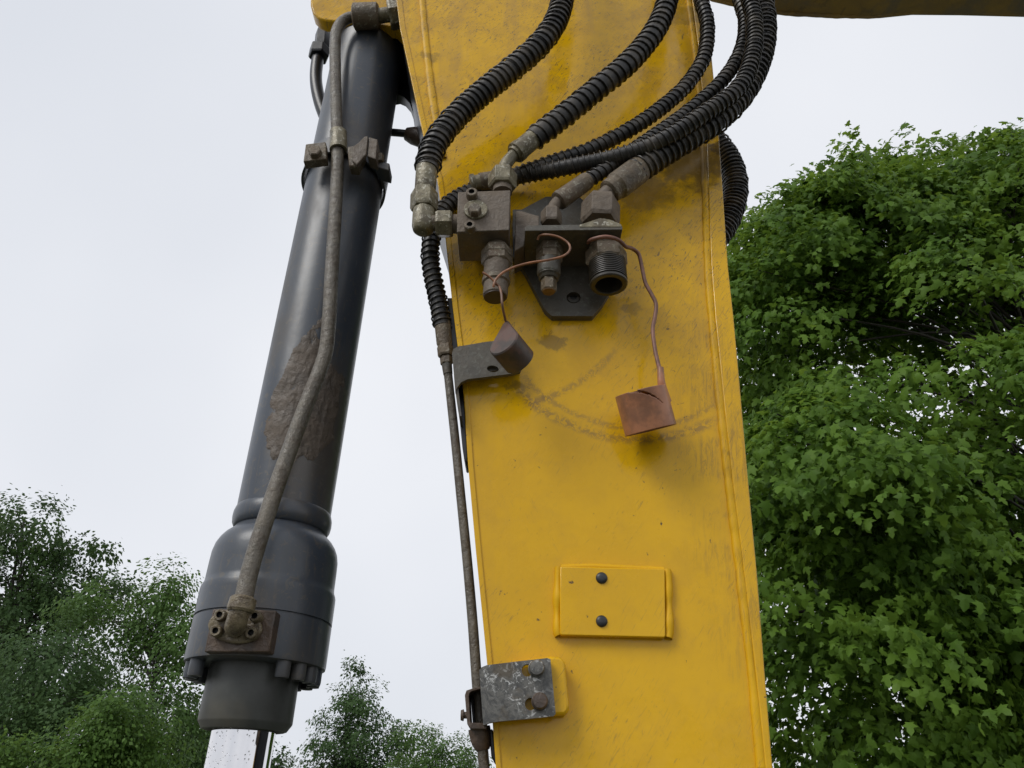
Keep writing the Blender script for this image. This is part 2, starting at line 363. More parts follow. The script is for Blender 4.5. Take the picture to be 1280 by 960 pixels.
def prism(name, poly, Y0, Y1, mat, parent, holes=(), bevel=0.0, base=None, ymeas=None, smooth=True):
    """photo outline measured on the plane Y0 (or ymeas), given real thickness from Y0 back to Y1"""
    ym = Y0 if ymeas is None else ymeas
    loops = [[U(x, y, ym) for x, y in poly]] + [[U(x, y, ym) for x, y in h] for h in holes]
    flat = [p for l in loops for p in l]; n = len(flat)
    vt = [Vector((p.x, Y0, p.z)) for p in flat] + [Vector((p.x, Y1, p.z)) for p in flat]
    if holes:
        tris = tessellate_polygon([[Vector((p.x, p.z, 0)) for p in l] for l in loops])
        fc = [tuple(t) for t in tris] + [tuple(i + n for i in t) for t in tris]
    else: fc = [tuple(range(n)), tuple(range(n, 2 * n))]
    o = 0
    for l in loops:
        m = len(l)
        for i in range(m): fc.append((o + i, o + (i + 1) % m, o + (i + 1) % m + n, o + i + n))
        o += m
    return obj(name, vt, fc, mat, parent, bevel=bevel, base=base, smooth=smooth)
def circ(px, py, rx, ry, n=16, ang=0.0):
    return [(px + rx * math.cos(t) * math.cos(ang) - ry * math.sin(t) * math.sin(ang), py + rx * math.cos(t) * math.sin(ang) + ry * math.sin(t) * math.cos(ang)) for t in (2 * math.pi * i / n for i in range(n))]
def screw(name, px, py, Y0, Y1, r, mat, parent, hexa=False, socket=True):
    """a bolt whose head points at the viewer along -y; Y0 is the face of the head"""
    k = S(py, Y0); a = U(px, py, Y0); b = Vector((a.x, Y1, a.z)); d = b - a
    if hexa or not socket:
        prof = [(0, r * 0.82), (0.12, r), (1, r)]
        vt, fc = rings([a + d * t for t, _ in prof], [Vector((1, 0, 0))] * 3, [Vector((0, 0, 1))] * 3, [q * k for _, q in prof], 6 if hexa else 20)
        return obj(name, vt, fc, mat, parent, angle=25)
    prof = [(0.4, r * 0.02), (0.4, r * 0.48), (0.0, r * 0.52), (0.0, r * 0.86), (0.1, r), (1, r)]
    vt, fc = rings([a + d * t for t, _ in prof], [Vector((1, 0, 0))] * 6, [Vector((0, 0, 1))] * 6, [q * k for _, q in prof], 18)
    o = obj(name, vt, fc, [mat, RECESS], parent, angle=30)
    for i, p in enumerate(o.data.polygons):
        if i < 36: p.material_index = 1
    return o

# ------------------------------------------------------------------ ground (below the frame, but it bounces light)
gm = G('wet_grass_and_gravel')
gc = gm.mix(gm.ramp(gm.noise(0.25, 5), 0.45, 0.6), (0.035, 0.055, 0.02), (0.09, 0.08, 0.065))
gm.set('Base Color', gm.mix(gm.ramp(gm.noise(30, 3), 0.4, 0.7), gc, (0.055, 0.05, 0.04))).set('Roughness', 0.6).bump(gm.noise(12, 5), 0.5, 0.03)
gv = [(x, y, 0.0) for y in (-900, -60, 0, 60, 900) for x in (-900, -60, 0, 60, 900)]
gf = [(j * 5 + i, j * 5 + i + 1, j * 5 + i + 6, j * 5 + i + 5) for j in range(4) for i in range(4)]
gr = obj('ground', gv, gf, gm.m, smooth=False); gr['kind'] = 'structure'

# ------------------------------------------------------------------ excavator arm
AB = U(790, 960, 1.25); ARMB = Vector((AB.x, 1.25, 0.9))
arm = empty('dipper_stick', ARMB, 'scratched yellow steel excavator arm standing upright in the middle', 'excavator arm')
LEFT = [(478, -150), (488, -60), (500, 36), (515, 105), (530, 174), (546, 222), (557, 300), (566, 385), (573, 440), (580, 500), (585, 580), (595, 690), (606, 800), (614, 880), (620, 960), (640, 1180)]
RIGHT = [(867, -150), (874, -60), (881, 0), (889, 75), (897, 160), (909, 336), (916, 400), (925, 500), (933, 592), (945, 720), (955, 850), (964, 960), (985, 1180)]
INNER = [(850, -150), (858, -60), (864, 0), (872, 60), (882, 177), (888, 336), (893, 400), (903, 500), (913, 592), (929, 720), (944, 850), (955, 960), (977, 1180)]
def at_y(poly, y):
    for (x0, y0), (x1, y1) in zip(poly, poly[1:]):
        if y0 <= y <= y1: return x0 + (x1 - x0) * (y - y0) / (y1 - y0)
plate = prism('side_plate', [(x + 3, y) for x, y in LEFT] + INNER[::-1], PLATE_Y, PLATE_Y + 0.014, YEL, arm)
prism('side_plate', [(x + 3, y) for x, y in LEFT] + INNER[::-1], 1.386, 1.40, YEL, arm, ymeas=PLATE_Y)
prism('flange_plate', RIGHT + INNER[::-1], PLATE_Y - 0.007, 1.41, YEL, arm, ymeas=PLATE_Y, bevel=0.002)
prism('flange_plate', LEFT + [(x + 7, y) for x, y in LEFT][::-1], PLATE_Y - 0.0025, 1.113, YEL, arm, ymeas=PLATE_Y, bevel=0.0015)
prism('flange_side', [(x + 0.6, y) for x, y in LEFT] + [(x + 7, y) for x, y in LEFT][::-1], 1.1135, 1.41, BLACK, arm, ymeas=PLATE_Y)  # side of the left flange itself, coloured black
def bead(name, pts, rpx, Y, mat, parent, squash=0.6, wob=0.25, seedv=0.0):
    P = PX([(x, y, Y) for x, y in pts]); path = spline(P, 0.004); us, vs = frames(path); vt = []; seg = 10
    k = S(pts[len(pts) // 2][1], Y)
    for i, (c, u, v) in enumerate(zip(path, us, vs)):
        w = rpx * k * (1 + wob * mnoise.noise(c * 38 + Vector((seedv, 0, 0))))
        for j in range(seg):
            a = 2 * math.pi * j / seg; vt.append(c + u * math.cos(a) * w * squash + v * math.sin(a) * w)
    fc = [(i * seg + j, i * seg + (j + 1) % seg, (i + 1) * seg + (j + 1) % seg, (i + 1) * seg + j) for i in range(len(path) - 1) for j in range(seg)]
    return obj(name, vt, fc, mat, parent, angle=60)
bead('weld_bead', [(x - 3, y) for x, y in INNER[1:-1]], 5.0, PLATE_Y - 0.001, WELD, arm, squash=0.8)
bead('weld_bead', [(525, -40), (529, 20), (534, 70), (540, 120), (547, 165), (553, 198)], 5.0, PLATE_Y - 0.001, WELD, arm)
bead('weld_bead', [(941, 820), (946, 850), (948, 890), (951, 950), (954, 1000)], 6.0, PLATE_Y - 0.001, WELD, arm, wob=0.5)
# raised cover plate with two plugs
rp = prism('raised_plate', [(700, 708), (831, 711), (832, 794), (831, 797), (702, 794), (700, 792)], PLATE_Y - 0.013, PLATE_Y + 0.002, YEL, arm, bevel=0.0025)
bead('weld_bead', [(698.5, 710), (697.5, 725), (697, 750), (696.5, 775), (697, 790), (698.5, 795)], 5.6, PLATE_Y - 0.001, WELD, rp, squash=1.5, wob=0.35)
bead('weld_bead', [(833, 713), (834.5, 730), (835, 755), (835.5, 780), (835.5, 792), (834.5, 798)], 6.0, PLATE_Y - 0.001, WELD, rp, squash=1.5, wob=0.35)
bead('weld_bead', [(701, 709), (740, 708), (790, 710), (830, 712)], 3.0, PLATE_Y - 0.003, WELD, rp)
for y in (722.6, 776.6):
    k = S(y, 1.08); c = U(752, y, PLATE_Y - 0.013)
    prof = [(-0.0045, 1.5), (-0.0042, 4), (-0.003, 6.2), (-0.0012, 7.3), (0.003, 7.3)]
    vt, fc = rings([c + Vector((0, d, 0)) for d, _ in prof], [Vector((1, 0, 0))] * 5, [Vector((0, 0, 1))] * 5, [r * k for _, r in prof], 20)
    pl = obj('plug', vt, fc, PLUG, rp, angle=60)
# welded pad under the lower pipe bracket
pad = prism('mounting_pad', [(636, 829), (688, 821), (700, 822), (706, 828), (708, 850), (711, 880), (711, 889), (706, 894), (690, 895), (636, 900)], PLATE_Y - 0.026, PLATE_Y + 0.002, YEL, arm, bevel=0.004, ymeas=PLATE_Y - 0.02)
# cylinder lugs at the top
lg = prism('lug_plate', [(388, -150), (388, 6), (391, 16), (397, 22), (406, 25), (440, 28), (494, 34), (520, 60), (520, -150)], 1.165, 1.20, YEL, arm, bevel=0.004)
prism('lug_plate', [(440, -120), (560, -120), (560, 170), (531, 176), (527, 174), (520, 150), (512, 128), (505, 120), (498, 117), (488, 119), (470, 114), (445, 95)], 1.30, 1.335, BLACK, arm, bevel=0.003)  # back lug: its shade is put into the colour, black over yellow steel

# ------------------------------------------------------------------ boom overhead
bl = [(884, 0), (890, 3), (925, 11), (960, 18), (1020, 22), (1085, 24.5), (1105, 23), (1140, 19.5), (1200, 20), (1280, 22), (1500, 30), (1900, 40)]
BM = [U(x, y, 1.46) for x, y in bl]
hb = 0.5
vt = []
for p in BM: vt += [Vector((p.x, 1.06, p.z)), Vector((p.x, 1.46, p.z)), Vector((p.x, 1.46, p.z + hb)), Vector((p.x, 1.06, p.z + hb))]
fc = []
for i in range(len(BM) - 1):
    for k in range(4): fc.append((i * 4 + k, i * 4 + (k + 1) % 4, i * 4 + 4 + (k + 1) % 4, i * 4 + 4 + k))
fc += [(0, 1, 2, 3), tuple(4 * (len(BM) - 1) + k for k in (0, 1, 2, 3))]
boom = empty('excavator_boom', BM[0], 'shaded yellow boom beam running off along the top right edge', 'boom')
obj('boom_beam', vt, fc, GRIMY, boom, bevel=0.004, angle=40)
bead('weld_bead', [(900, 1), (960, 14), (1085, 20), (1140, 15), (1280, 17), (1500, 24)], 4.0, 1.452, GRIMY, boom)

# ------------------------------------------------------------------ hydraulic cylinder
CY = 1.25
def ax(py): return U(446 - 0.1844 * (py - 150), py, CY)
cyl = empty('hydraulic_cylinder', ax(1150), 'dark grey hydraulic cylinder with chrome rod, leaning left of the yellow arm', 'hydraulic cylinder')
AXD = (ax(900) - ax(100)).normalized(); CU, CV = frame(AXD)        # CU faces the viewer
if CV.x < 0: CV = -CV
def turned(name, prof, mat, parent=cyl, seg=64, angle=28):
    vt, fc = rings([ax(p) for p, r in prof], [CU] * len(prof), [CV] * len(prof), [r for p, r in prof], seg)
    return obj(name, vt, fc, mat, parent, angle=angle)
def br(py): return 0.0872 - (py - 40) / 610 * 0.0072
body = turned('barrel', [(26, 0.05), (30, 0.078), (34, 0.081), (52, br(46)), (53, br(46) - 0.004), (56, br(46) - 0.004), (57, br(50)), (64, br(57)), (65, br(57) - 0.003), (68, br(57) - 0.003), (69, br(61)), (80, br(80)), (200, br(200)), (400, br(400)), (560, br(560)), (645, br(645))], CYL)
turned('weld_ring', [(640, 0.0790), (643, 0.0815), (648, 0.0835), (654, 0.0838), (660, 0.0825), (664, 0.0795), (666, 0.077)], CYL, angle=70)
head = turned('cylinder_head', [(662, 0.074), (668, 0.0775), (672, 0.083), (677, 0.0905), (683, 0.0965), (690, 0.1010), (699, 0.1035), (712, 0.1040), (733, 0.1042), (737, 0.1048), (741, 0.1072), (744, 0.1084), (750, 0.1086), (777.5, 0.1086), (778, 0.1058), (780, 0.1058), (780.5, 0.1086), (830, 0.1086), (833.5, 0.1078), (834.5, 0.104), (835, 0.06)], CYL, angle=40)
gl = turned('gland', [(834, 0.0695), (860, 0.0698), (903, 0.0700), (905, 0.0690), (913, 0.0630), (914, 0.060), (910, 0.0560), (904, 0.054), (902, 0.049), (902, 0.0478)], mat_plain('dusty_grey_paint', (0.062, 0.064, 0.060), 0.45, sc=14, var=0.25, dust=((0.17, 0.145, 0.10), 0.55)))
rod = turned('rod', [(880, 0.0470), (905, 0.0472), (1240, 0.0472), (1242, 0.045)], CHROME, seg=96)
# rain drops on the rod
dv, df = [], []
for i in range(110):
    py = random.uniform(912, 985); a = random.uniform(-1.35, 0.75)
    n = CU * math.cos(a) + CV * math.sin(a); c = ax(py) + n * 0.0472
    r = random.choice([0.0005, 0.0006, 0.0008, 0.0012]); u, v = frame(n, Vector((0, 0, 1)))
    o0 = len(dv)
    for hh, rr in ((0.0, 1.0), (0.45, 0.85), (0.75, 0.5)):
        for k in range(7):
            t = 2 * math.pi * k / 7; dv.append(c + n * (hh * r) + (u * math.cos(t) * 1.25 + v * math.sin(t)) * rr * r)
    dv.append(c + n * r * 0.85)
    for q in range(2):
        for k in range(7): df.append((o0 + q * 7 + k, o0 + q * 7 + (k + 1) % 7, o0 + q * 7 + 7 + (k + 1) % 7, o0 + q * 7 + 7 + k))
    for k in range(7): df.append((o0 + 14 + k, o0 + 14 + (k + 1) % 7, o0 + 21))
dr = obj('rain_drops', dv, df, WATER, rod, angle=80); dr['kind'] = 'stuff'
# bolts round the head
vt0 = None
for i in range(20):
    a = 2 * math.pi * i / 20 + 0.12
    if abs(math.atan2(math.sin(a), math.cos(a))) < R(33) : continue
    c = ax(835) + (CU * math.cos(a) + CV * math.sin(a)) * 0.0935
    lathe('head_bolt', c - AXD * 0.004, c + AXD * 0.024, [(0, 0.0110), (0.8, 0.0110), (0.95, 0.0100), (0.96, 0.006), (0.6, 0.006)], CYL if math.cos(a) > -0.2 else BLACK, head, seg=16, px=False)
# port block with the flanged elbow
pb = prism('port_block', [(266, 761), (345, 763), (336, 815), (255, 815)], CY - 0.120, CY - 0.06, RUSTY, cyl, bevel=0.002)
prism('clamp_flange', circ(293, 783, 34, 21, 24, 0.08), CY - 0.128, CY - 0.119, BRASSY, pb, bevel=0.003)
for x, y in ((274, 768), (318, 769.5), (269, 788), (313.5, 790.6)):
    screw('socket_bolt', x, y, CY - 0.139, CY - 0.119, 7.4, BRASSY, pb)
tube('elbow', PX([(294, 781, CY - 0.115), (294, 783, CY - 0.14), (296, 777, CY - 0.160), (300, 764, CY - 0.167), (304, 752, CY - 0.167)]), 0.0148, BRASSY, pb, seg=20, step=0.003)
# the steel line up the barrel
line = empty('steel_pipe', U(305, 750, 1.085), 'bent brown steel pipe running up the front of the dark cylinder', 'pipe')
PY = [(304, 752, 1.083), (312, 715, 1.09), (335, 640, 1.10), (360, 568, 1.118), (385, 500, 1.130), (399, 465, 1.136), (407, 440, 1.139), (411, 405, 1.141), (414, 350, 1.143), (417, 300, 1.144), (421, 230, 1.144), (422, 190, 1.142), (420, 130, 1.140), (419, 80, 1.138), (419, 55, 1.138), (421, 38, 1.138), (428, 27, 1.138), (437, 22, 1.138), (447, 21, 1.138)]
tube('pipe_run', PX(PY), 0.0131, PIPE, line, seg=24, step=0.005)
lathe('collar', (300, 765, 1.083), (305, 746, 1.083), [(0, 15), (0.15, 17), (0.85, 16.5), (1, 13)], BRASSY, line)
lathe('end_fitting', (441, 21, 1.138), (474, 20, 1.138), [(0, 12), (0.06, 16), (0.94, 16), (1, 13)], MUDSTEEL, line)
lathe('stub', (473, 20, 1.138), (488, 18, 1.138), [(0, 9), (1, 9)], PALESTEEL, line)
hexnut('union_nut', (486, 19, 1.138), (506, 16, 1.138), 17, PALESTEEL, line)
tube('hose_elbow', PX([(504, 16, 1.138), (515, 14, 1.136), (526, 8, 1.133), (533, 0, 1.13), (540, -12, 1.128)]), 0.0145, PALESTEEL, line)
tube('hose_tail', PX([(538, -9, 1.129), (546, -30, 1.12), (552, -60, 1.10)]), 0.022, RUBBER, line)
# clamp round the barrel
clamp = empty('pipe_clamp', ax(215), 'muddy steel band clamp holding the pipe to the dark cylinder', 'clamp')
def band(name, p0, p1, r0, r1, mat, parent):
    prof = [(p0, r0), (p0, r1), (p1, r1), (p1, r0), (p0, r0)]
    return turned(name, prof, mat, parent)
TAX = (AXD + CU * 0.16).normalized(); TU, TV = frame(TAX); TV = TV if TV.x > 0 else -TV
bc = ax(225); R0 = br(215)
bprof = [(-0.030, R0 + 0.004), (0.030, R0 + 0.004), (0.030, R0 + 0.009), (-0.030, R0 + 0.009), (-0.030, R0 + 0.004)]
vt, fc = rings([bc + TAX * t for t, r in bprof], [TU * 1.01] * 5, [TV] * 5, [r for t, r in bprof], 64, cap0=False, cap1=False)
obj('band', vt, fc, CYL, clamp, angle=30)
CYF = CY - 0.088
prism('clamp_ear', [(382, 180), (407, 177), (408, 198), (379, 202)], 1.130, 1.152, MUDSTEEL, clamp, bevel=0.002)
screw('hex_bolt', 393, 187, 1.117, 1.130, 8.5, MUDSTEEL, clamp, hexa=True)
sa, sb = U(423, 166, 1.1405), U(423, 188, 1.1405)
lathe('pipe_saddle', sa, sb, [(0, 0.0135), (0, 0.0185), (1, 0.0185), (1, 0.0135)], PALESTEEL, clamp, px=False, cap0=False, cap1=False)
prism('clamp_ear', [(434, 183), (449, 181), (456, 190), (447, 208), (436, 207)], 1.128, 1.155, MUDSTEEL, clamp, bevel=0.003)
prism('clamp_lug', [(441, 183), (448, 178), (456, 170), (460, 170), (458, 192), (446, 206), (440, 200)], 1.118, 1.128, MUD, clamp, bevel=0.002)
prism('clamp_lug', [(461, 171), (472, 174), (470, 199), (459, 195)], 1.122, 1.155, MUD, clamp, bevel=0.002)
prism('clamp_ear', [(469, 200), (487, 204), (486, 213), (469, 208)], 1.150, 1.19, CYL, clamp, bevel=0.002)
hexnut('hex_bolt', (475, 203, 1.15), (475, 194, 1.15), 5, MUDSTEEL, clamp)
# crusted mud
N1, N2 = 90, 80
mv, mf, idx = [], [], {}
def mudin(py, a):
    q = Vector((py * 0.03, a * 3.0, 1.7)); e = mnoise.fractal(q, 0.9, 2.2, 4) * 0.30
    left = np.interp(py, [415, 430, 455, 470, 500, 560, 600], [0.20, 0.12, 0.0, -0.32, -0.45, -0.50, -0.2])
    right = np.interp(py, [415, 440, 470, 480, 560, 585, 605], [0.28, 0.3, 0.42, 1.1, 1.15, 0.9, 0.3])
    bot = 594 + 10 * mnoise.noise(Vector((a * 5, 0, 9)))
    return min(a - left - e, right + e - a, (bot - py) * 0.02, (py - 414) * 0.03)
for i in range(N1 + 1):
    for j in range(N2 + 1):
        py = 410 + 200 * i / N1; a = -0.95 + 2.2 * j / N2
        m = mudin(py, a)
        if m > -0.02:
            h = 0.0004 + 0.0005 * min(1, max(0, m) / 0.10) + 0.0013 * max(0.0, min(1, m / 0.05)) * mnoise.fractal(Vector((py * 0.11, a * 9, 3.3)), 0.8, 2.1, 4)
            if m <= 0.0: h = -0.001
            idx[i, j] = len(mv); mv.append(ax(py) + (CU * math.cos(a) + CV * math.sin(a)) * (br(py) + h))
for i in range(N1):
    for j in range(N2):
        q = [(i, j), (i + 1, j), (i + 1, j + 1), (i, j + 1)]
        if all(k in idx for k in q): mf.append(tuple(idx[k] for k in q))
obj('mud_crust', mv, mf, CRUST, cyl, angle=60)
# small lines behind the barrel
bp = empty('return_hose', U(397, 120, 1.34), 'short black hose with fitting looping behind the top of the cylinder', 'hose')
tube('hose_body', PX([(402, 55, 1.34), (397, 75, 1.34), (395, 100, 1.34), (400, 128, 1.34), (412, 160, 1.34)]), 0.0165, BLACK, bp)
hexnut('nut', (402, 62, 1.34), (404, 40, 1.34), 9, BLACK, bp)
hexnut('nut', (398, 72, 1.34), (400, 60, 1.34), 12, BLACK, bp)
sp_ = empty('stub_line', U(500, 167, 1.33), 'short dark pipe stub bridging cylinder and yellow arm', 'pipe')
tube('stub_pipe', PX([(470, 165, 1.31), (490, 165.5, 1.31), (510, 167.5, 1.31), (535, 172, 1.31)]), 0.0095, BLACK, sp_)
lathe('stub_fitting', (508, 167.5, 1.31), (540, 176, 1.31), [(0, 8), (0.25, 11), (0.6, 12), (1, 12)], RUSTY, sp_)

# ------------------------------------------------------------------ valve block
blk = empty('manifold_block', U(604, 290, 1.02), 'muddy square valve block bolted to the upper left of the arm', 'valve block')
prism('block_body', [(572.5, 240), (638, 237.5), (636.5, 287.5), (571, 290)], 0.98, 1.06, MUD, blk, bevel=0.0015)
prism('standoff', [(584, 250), (634, 250), (634, 300), (584, 300)], 1.06, 1.0995, MUD, blk, ymeas=1.06)
screw('socket_bolt', 589.5, 239, 0.966, 0.981, 7.2, MUDSTEEL, blk)
screw('socket_bolt', 587, 280, 0.966, 0.981, 7.2, MUDSTEEL, blk)
wk = prism('washer', circ(594.5, 261, 15, 11.5, 24), 0.9755, 0.9805, PALESTEEL, blk, bevel=0.001)
screw('hex_bolt', 593, 259, 0.962, 0.976, 8.6, MUDSTEEL, blk, hexa=True)
# fitting under the block
tc_ = empty('test_coupling', U(621, 330, 1.02), 'muddy hex coupling pointing down from the valve block', 'coupling')
lathe('neck', (621, 300, 1.02), (621, 314, 1.02), [(0, 12), (1, 12)], MUD, tc_)
lathe('hex_collar', (621, 311, 1.02), (621, 332, 1.02), [(0, 15), (0.1, 18), (0.5, 18.6), (0.55, 17.6), (0.62, 18.6), (0.9, 18), (1, 15)], MUDSTEEL, tc_, hexa=True, angle=20)
lathe('sleeve', (621, 330, 1.02), (620, 351, 1.02), [(0, 16), (0.9, 16), (1, 15)], MUD, tc_)
lathe('ring', (620, 348, 1.02), (620, 356, 1.02), [(0, 15), (0.2, 17.5), (0.8, 17.5), (1, 15)], MUDSTEEL, tc_)
lathe('end_cap', (620, 355, 1.02), (619, 371, 1.02), [(0, 15.5), (0.93, 15.5), (1, 14.5)], MUD, tc_)
lathe('end_face', (619, 371, 1.02), (619, 372, 1.02), [(0, 14.2), (1, 14.2)], mat_plain('dark_red_face', (0.045, 0.028, 0.024), 0.5), tc_)
# transverse fitting behind the block
# ------------------------------------------------------------------ hoses
def hose(label, pts, opx, Yk, pitch_px, parts=None, refpy=None, body=0.78, base=None):
    P = PX(pts); mid = pts[len(pts) // 2]
    k = S(refpy if refpy is not None else mid[1], mid[2])
    e = empty('hydraulic_hose', P[-1] if base is None else base, label, 'hose', 'coil-guarded hoses on the arm')
    ro = opx / 2 * k
    tube('hose_body', P, ro * (body + 0.04), RUBBER, e, seg=18, step=0.006)
    helix('coil_guard', P, ro * 0.915, ro * 0.07 + 0.0005, pitch_px * k, COIL, e)
    return e
h1 = hose('thick coil-wrapped hose curving up from the far left elbow fitting', [(712, -110, 1.0), (709, -45, 1.0), (703, 0, 1.0), (694, 28, 1.0), (675, 55, 1.005), (645, 82, 1.01), (610, 110, 1.015), (580, 136, 1.02), (556, 162, 1.02), (541, 185, 1.02), (534, 212, 1.02)], 33, 0, 9.0, refpy=120)
lathe('ferrule', (533.5, 209, 1.02), (531, 245, 1.02), [(0, 12.8), (0.05, 13.5), (0.75, 13.2), (0.78, 12.4), (0.95, 12.4), (1, 12)], PALESTEEL, h1)
hexnut('swivel_nut', (530.5, 240, 1.02), (530, 263, 1.02), 16.5, PALESTEEL, h1)
lathe('elbow_body', (530, 261, 1.02), (529, 291, 1.02), [(0, 13), (0.15, 14), (0.72, 14.3), (0.88, 13), (0.97, 9.5), (1, 5)], PALESTEEL, h1, angle=50)
lathe('side_stub', (530, 278, 1.02), (548, 279, 1.02), [(0, 10), (1, 10)], MUDSTEEL, h1)
hexnut('side_nut', (545, 280, 1.02), (566, 280, 1.02), 16.5, PALESTEEL, h1)
lathe('side_stub', (564, 280, 1.02), (574, 280, 1.02), [(0, 12), (1, 12)], MUD, h1)

h2 = hose('thick coil-wrapped hose rising from the nut on top of the valve block', [(846, -110, 1.0), (841, -45, 1.0), (833, 5, 1.0), (820, 36, 1.0), (800, 63, 1.005), (775, 88, 1.005), (745, 112, 1.01), (712, 139, 1.015), (685, 160, 1.018), (666, 174, 1.02)], 31, 0, 11, refpy=110, body=0.80)
lathe('ferrule', (670, 171, 1.02), (642, 193.5, 1.02), [(0, 12.5), (0.7, 12.5), (0.72, 13.4), (0.9, 13.4), (0.92, 10.5), (1, 10)], PALESTEEL, h2)
tube('bent_tube', PX([(648, 189, 1.02), (638, 198, 1.02), (631, 208, 1.02), (629, 220, 1.02)]), 0.0118, PALESTEEL, h2, step=0.003)
hexnut('swivel_nut', (628.5, 216, 1.02), (628, 235, 1.02), 17, PALESTEEL, h2)
lathe('neck', (628, 233, 1.02), (628, 241, 1.02), [(0, 12), (1, 12)], MUD, h2)

h3 = hose('slim coiled hose passing highest of the bundle to the cross fitting', [(862, -110, 1.03), (868, -40, 1.03), (876, 0, 1.03), (884, 30, 1.03), (880, 71, 1.035), (866, 96, 1.04), (849, 116, 1.04), (800, 154, 1.045), (740, 186, 1.05), (690, 203, 1.055), (640, 220, 1.06), (612, 226, 1.06)], 20.5, 0, 8.5, refpy=130)
lathe('ferrule', (640, 221, 1.062), (600, 227.5, 1.062), [(0, 10), (0.5, 10), (0.52, 11), (1, 11)], MUDSTEEL, h3)
lathe('end_ring', (600, 227.5, 1.062), (588, 229.5, 1.062), [(0, 10), (0.2, 9.5), (0.5, 9.5), (0.55, 11.5), (0.95, 11.5), (1, 10)], PALESTEEL, h3)

h4 = hose('long coiled hose crossing the bundle and dropping down the left edge of the arm', [(928, -110, 0.98), (931, -40, 0.975), (937, 0, 0.97), (942.5, 25, 0.97), (941, 67, 0.97), (924, 109, 0.972), (879, 143, 0.98), (822, 178, 1.0), (770, 196, 1.02), (702, 210, 1.045), (655, 219, 1.066), (610, 232, 1.078), (573, 247, 1.08), (551, 266, 1.08), (540, 295, 1.08), (538, 325, 1.085), (543, 355, 1.095), (549, 382, 1.10), (553, 408, 1.105)], 23, 0, 7.5, refpy=190)
lathe('ferrule', (553, 403, 1.105), (556, 434, 1.108), [(0, 10), (0.1, 10.2), (0.85, 9.8), (1, 8)], MUDSTEEL, h4)
hexnut('swivel_nut', (556, 432, 1.108), (557.5, 446, 1.108), 9.5, MUDSTEEL, h4)

h5 = hose('slim coiled hose running from the small coupler on the bracket shelf', [(912, -110, 1.03), (918, -40, 1.02), (924, 0, 1.02), (931, 24, 1.02), (927, 60, 1.02), (906, 97, 1.02), (862, 138, 1.025), (803, 180, 1.028), (764, 207, 1.03), (731, 228, 1.03)], 19.5, 0, 8.5, refpy=140)
lathe('ferrule', (735, 225, 1.03), (697, 252, 1.03), [(0, 10.5), (0.08, 11.5), (0.85, 12), (0.87, 12.5), (0.97, 12), (1, 9)], MUDSTEEL, h5)
tube('bent_tube', PX([(702, 248.5, 1.03), (694, 256, 1.03), (690, 264, 1.03), (689, 273, 1.03)]), 0.0112, MUD, h5, step=0.003)
hexnut('swivel_nut', (689, 264, 1.03), (689, 281, 1.03), 12.5, MUD, h5)

h6 = hose('thickest coiled hose, lowest of the bundle, from the big coupler', [(938, -110, 1.02), (945, -40, 1.02), (951, 0, 1.02), (955, 30, 1.02), (951, 67, 1.02), (931, 112, 1.02), (897, 149, 1.02), (862, 171, 1.022), (830, 191, 1.025), (794, 215, 1.03)], 35, 0, 9.5, refpy=150)
lathe('ferrule', (800, 211, 1.03), (760, 241, 1.03), [(0, 16.5), (0.04, 17.5), (0.72, 17.5), (0.76, 15.5), (0.84, 15), (0.86, 15.8), (0.96, 15.2), (1, 11)], MUDSTEEL, h6)
tube('bent_tube', PX([(766, 236, 1.03), (757, 245, 1.03), (752, 253, 1.03), (751, 262, 1.03)]), 0.0165, MUD, h6, step=0.003)
hexnut('swivel_nut', (751, 252, 1.03), (750, 280, 1.03), 23, MUD, h6)

h7 = hose('coiled hose bulging out behind the right edge of the arm', [(850, 150, 1.47), (880, 165, 1.47), (900, 184, 1.47), (914, 208, 1.47), (919, 235, 1.47), (914, 262, 1.47), (903, 286, 1.47), (885, 308, 1.47), (860, 330, 1.47)], 33, 0, 6.0, refpy=230)
del h7['group']; h7['group'] = 'coil-guarded hoses on the arm'

# ------------------------------------------------------------------ coupler bracket
cb = empty('coupler_bracket', U(715, 394, 1.09), 'dark muddy steel bracket with a shelf carrying two couplers', 'bracket')
prism('back_plate', [(641, 262), (652, 262), (682, 246), (722, 244), (748, 268), (764, 330), (762, 366), (752, 382), (741, 395), (690, 395), (681, 387), (655, 338), (641, 320)], 1.085, 1.0995, DARKPLATE, cb, holes=[circ(717, 372, 9, 7, 18)])
screw('plate_bolt', 717, 371, 1.094, 1.0995, 8.5, DARKPLATE, cb)
prism('shelf', [(656, 284), (660, 281.5), (772, 280), (778, 283), (778, 287), (656, 288.5)], 0.985, 1.086, DARKPLATE, cb, bevel=0.001)
prism('web_plate', [(644.5, 264), (650, 263), (674, 270), (674, 283), (657, 285), (655.5, 307), (652, 309), (643, 314)], 1.02, 1.086, MUD, cb, bevel=0.0015)
prism('mud_ridge', [(724, 280.5), (738, 276), (750, 272), (763, 274), (777, 280), (777, 284), (724, 284)], 0.984, 1.0, PALESTEEL, cb, bevel=0.002)
sc_ = empty('small_coupler', U(686, 360, 1.03), 'small muddy hex coupler hanging under the left of the shelf', 'coupling')
lathe('hex_body', (687, 300, 1.03), (686.5, 328, 1.03), [(0, 14), (0.3, 15.5), (0.62, 15.5), (0.66, 14.3), (0.72, 15.6), (0.95, 15.2), (1, 14)], MUDSTEEL, sc_, hexa=True, angle=20)
lathe('sleeve', (686.5, 327, 1.03), (686, 344, 1.03), [(0, 14.5), (0.9, 14.8), (1, 13.5)], DARKPLATE, sc_)
lathe('ring', (686, 343, 1.03), (686, 350, 1.03), [(0, 13), (0.3, 13.5), (0.5, 11), (0.7, 13), (1, 11)], DARKPLATE, sc_)
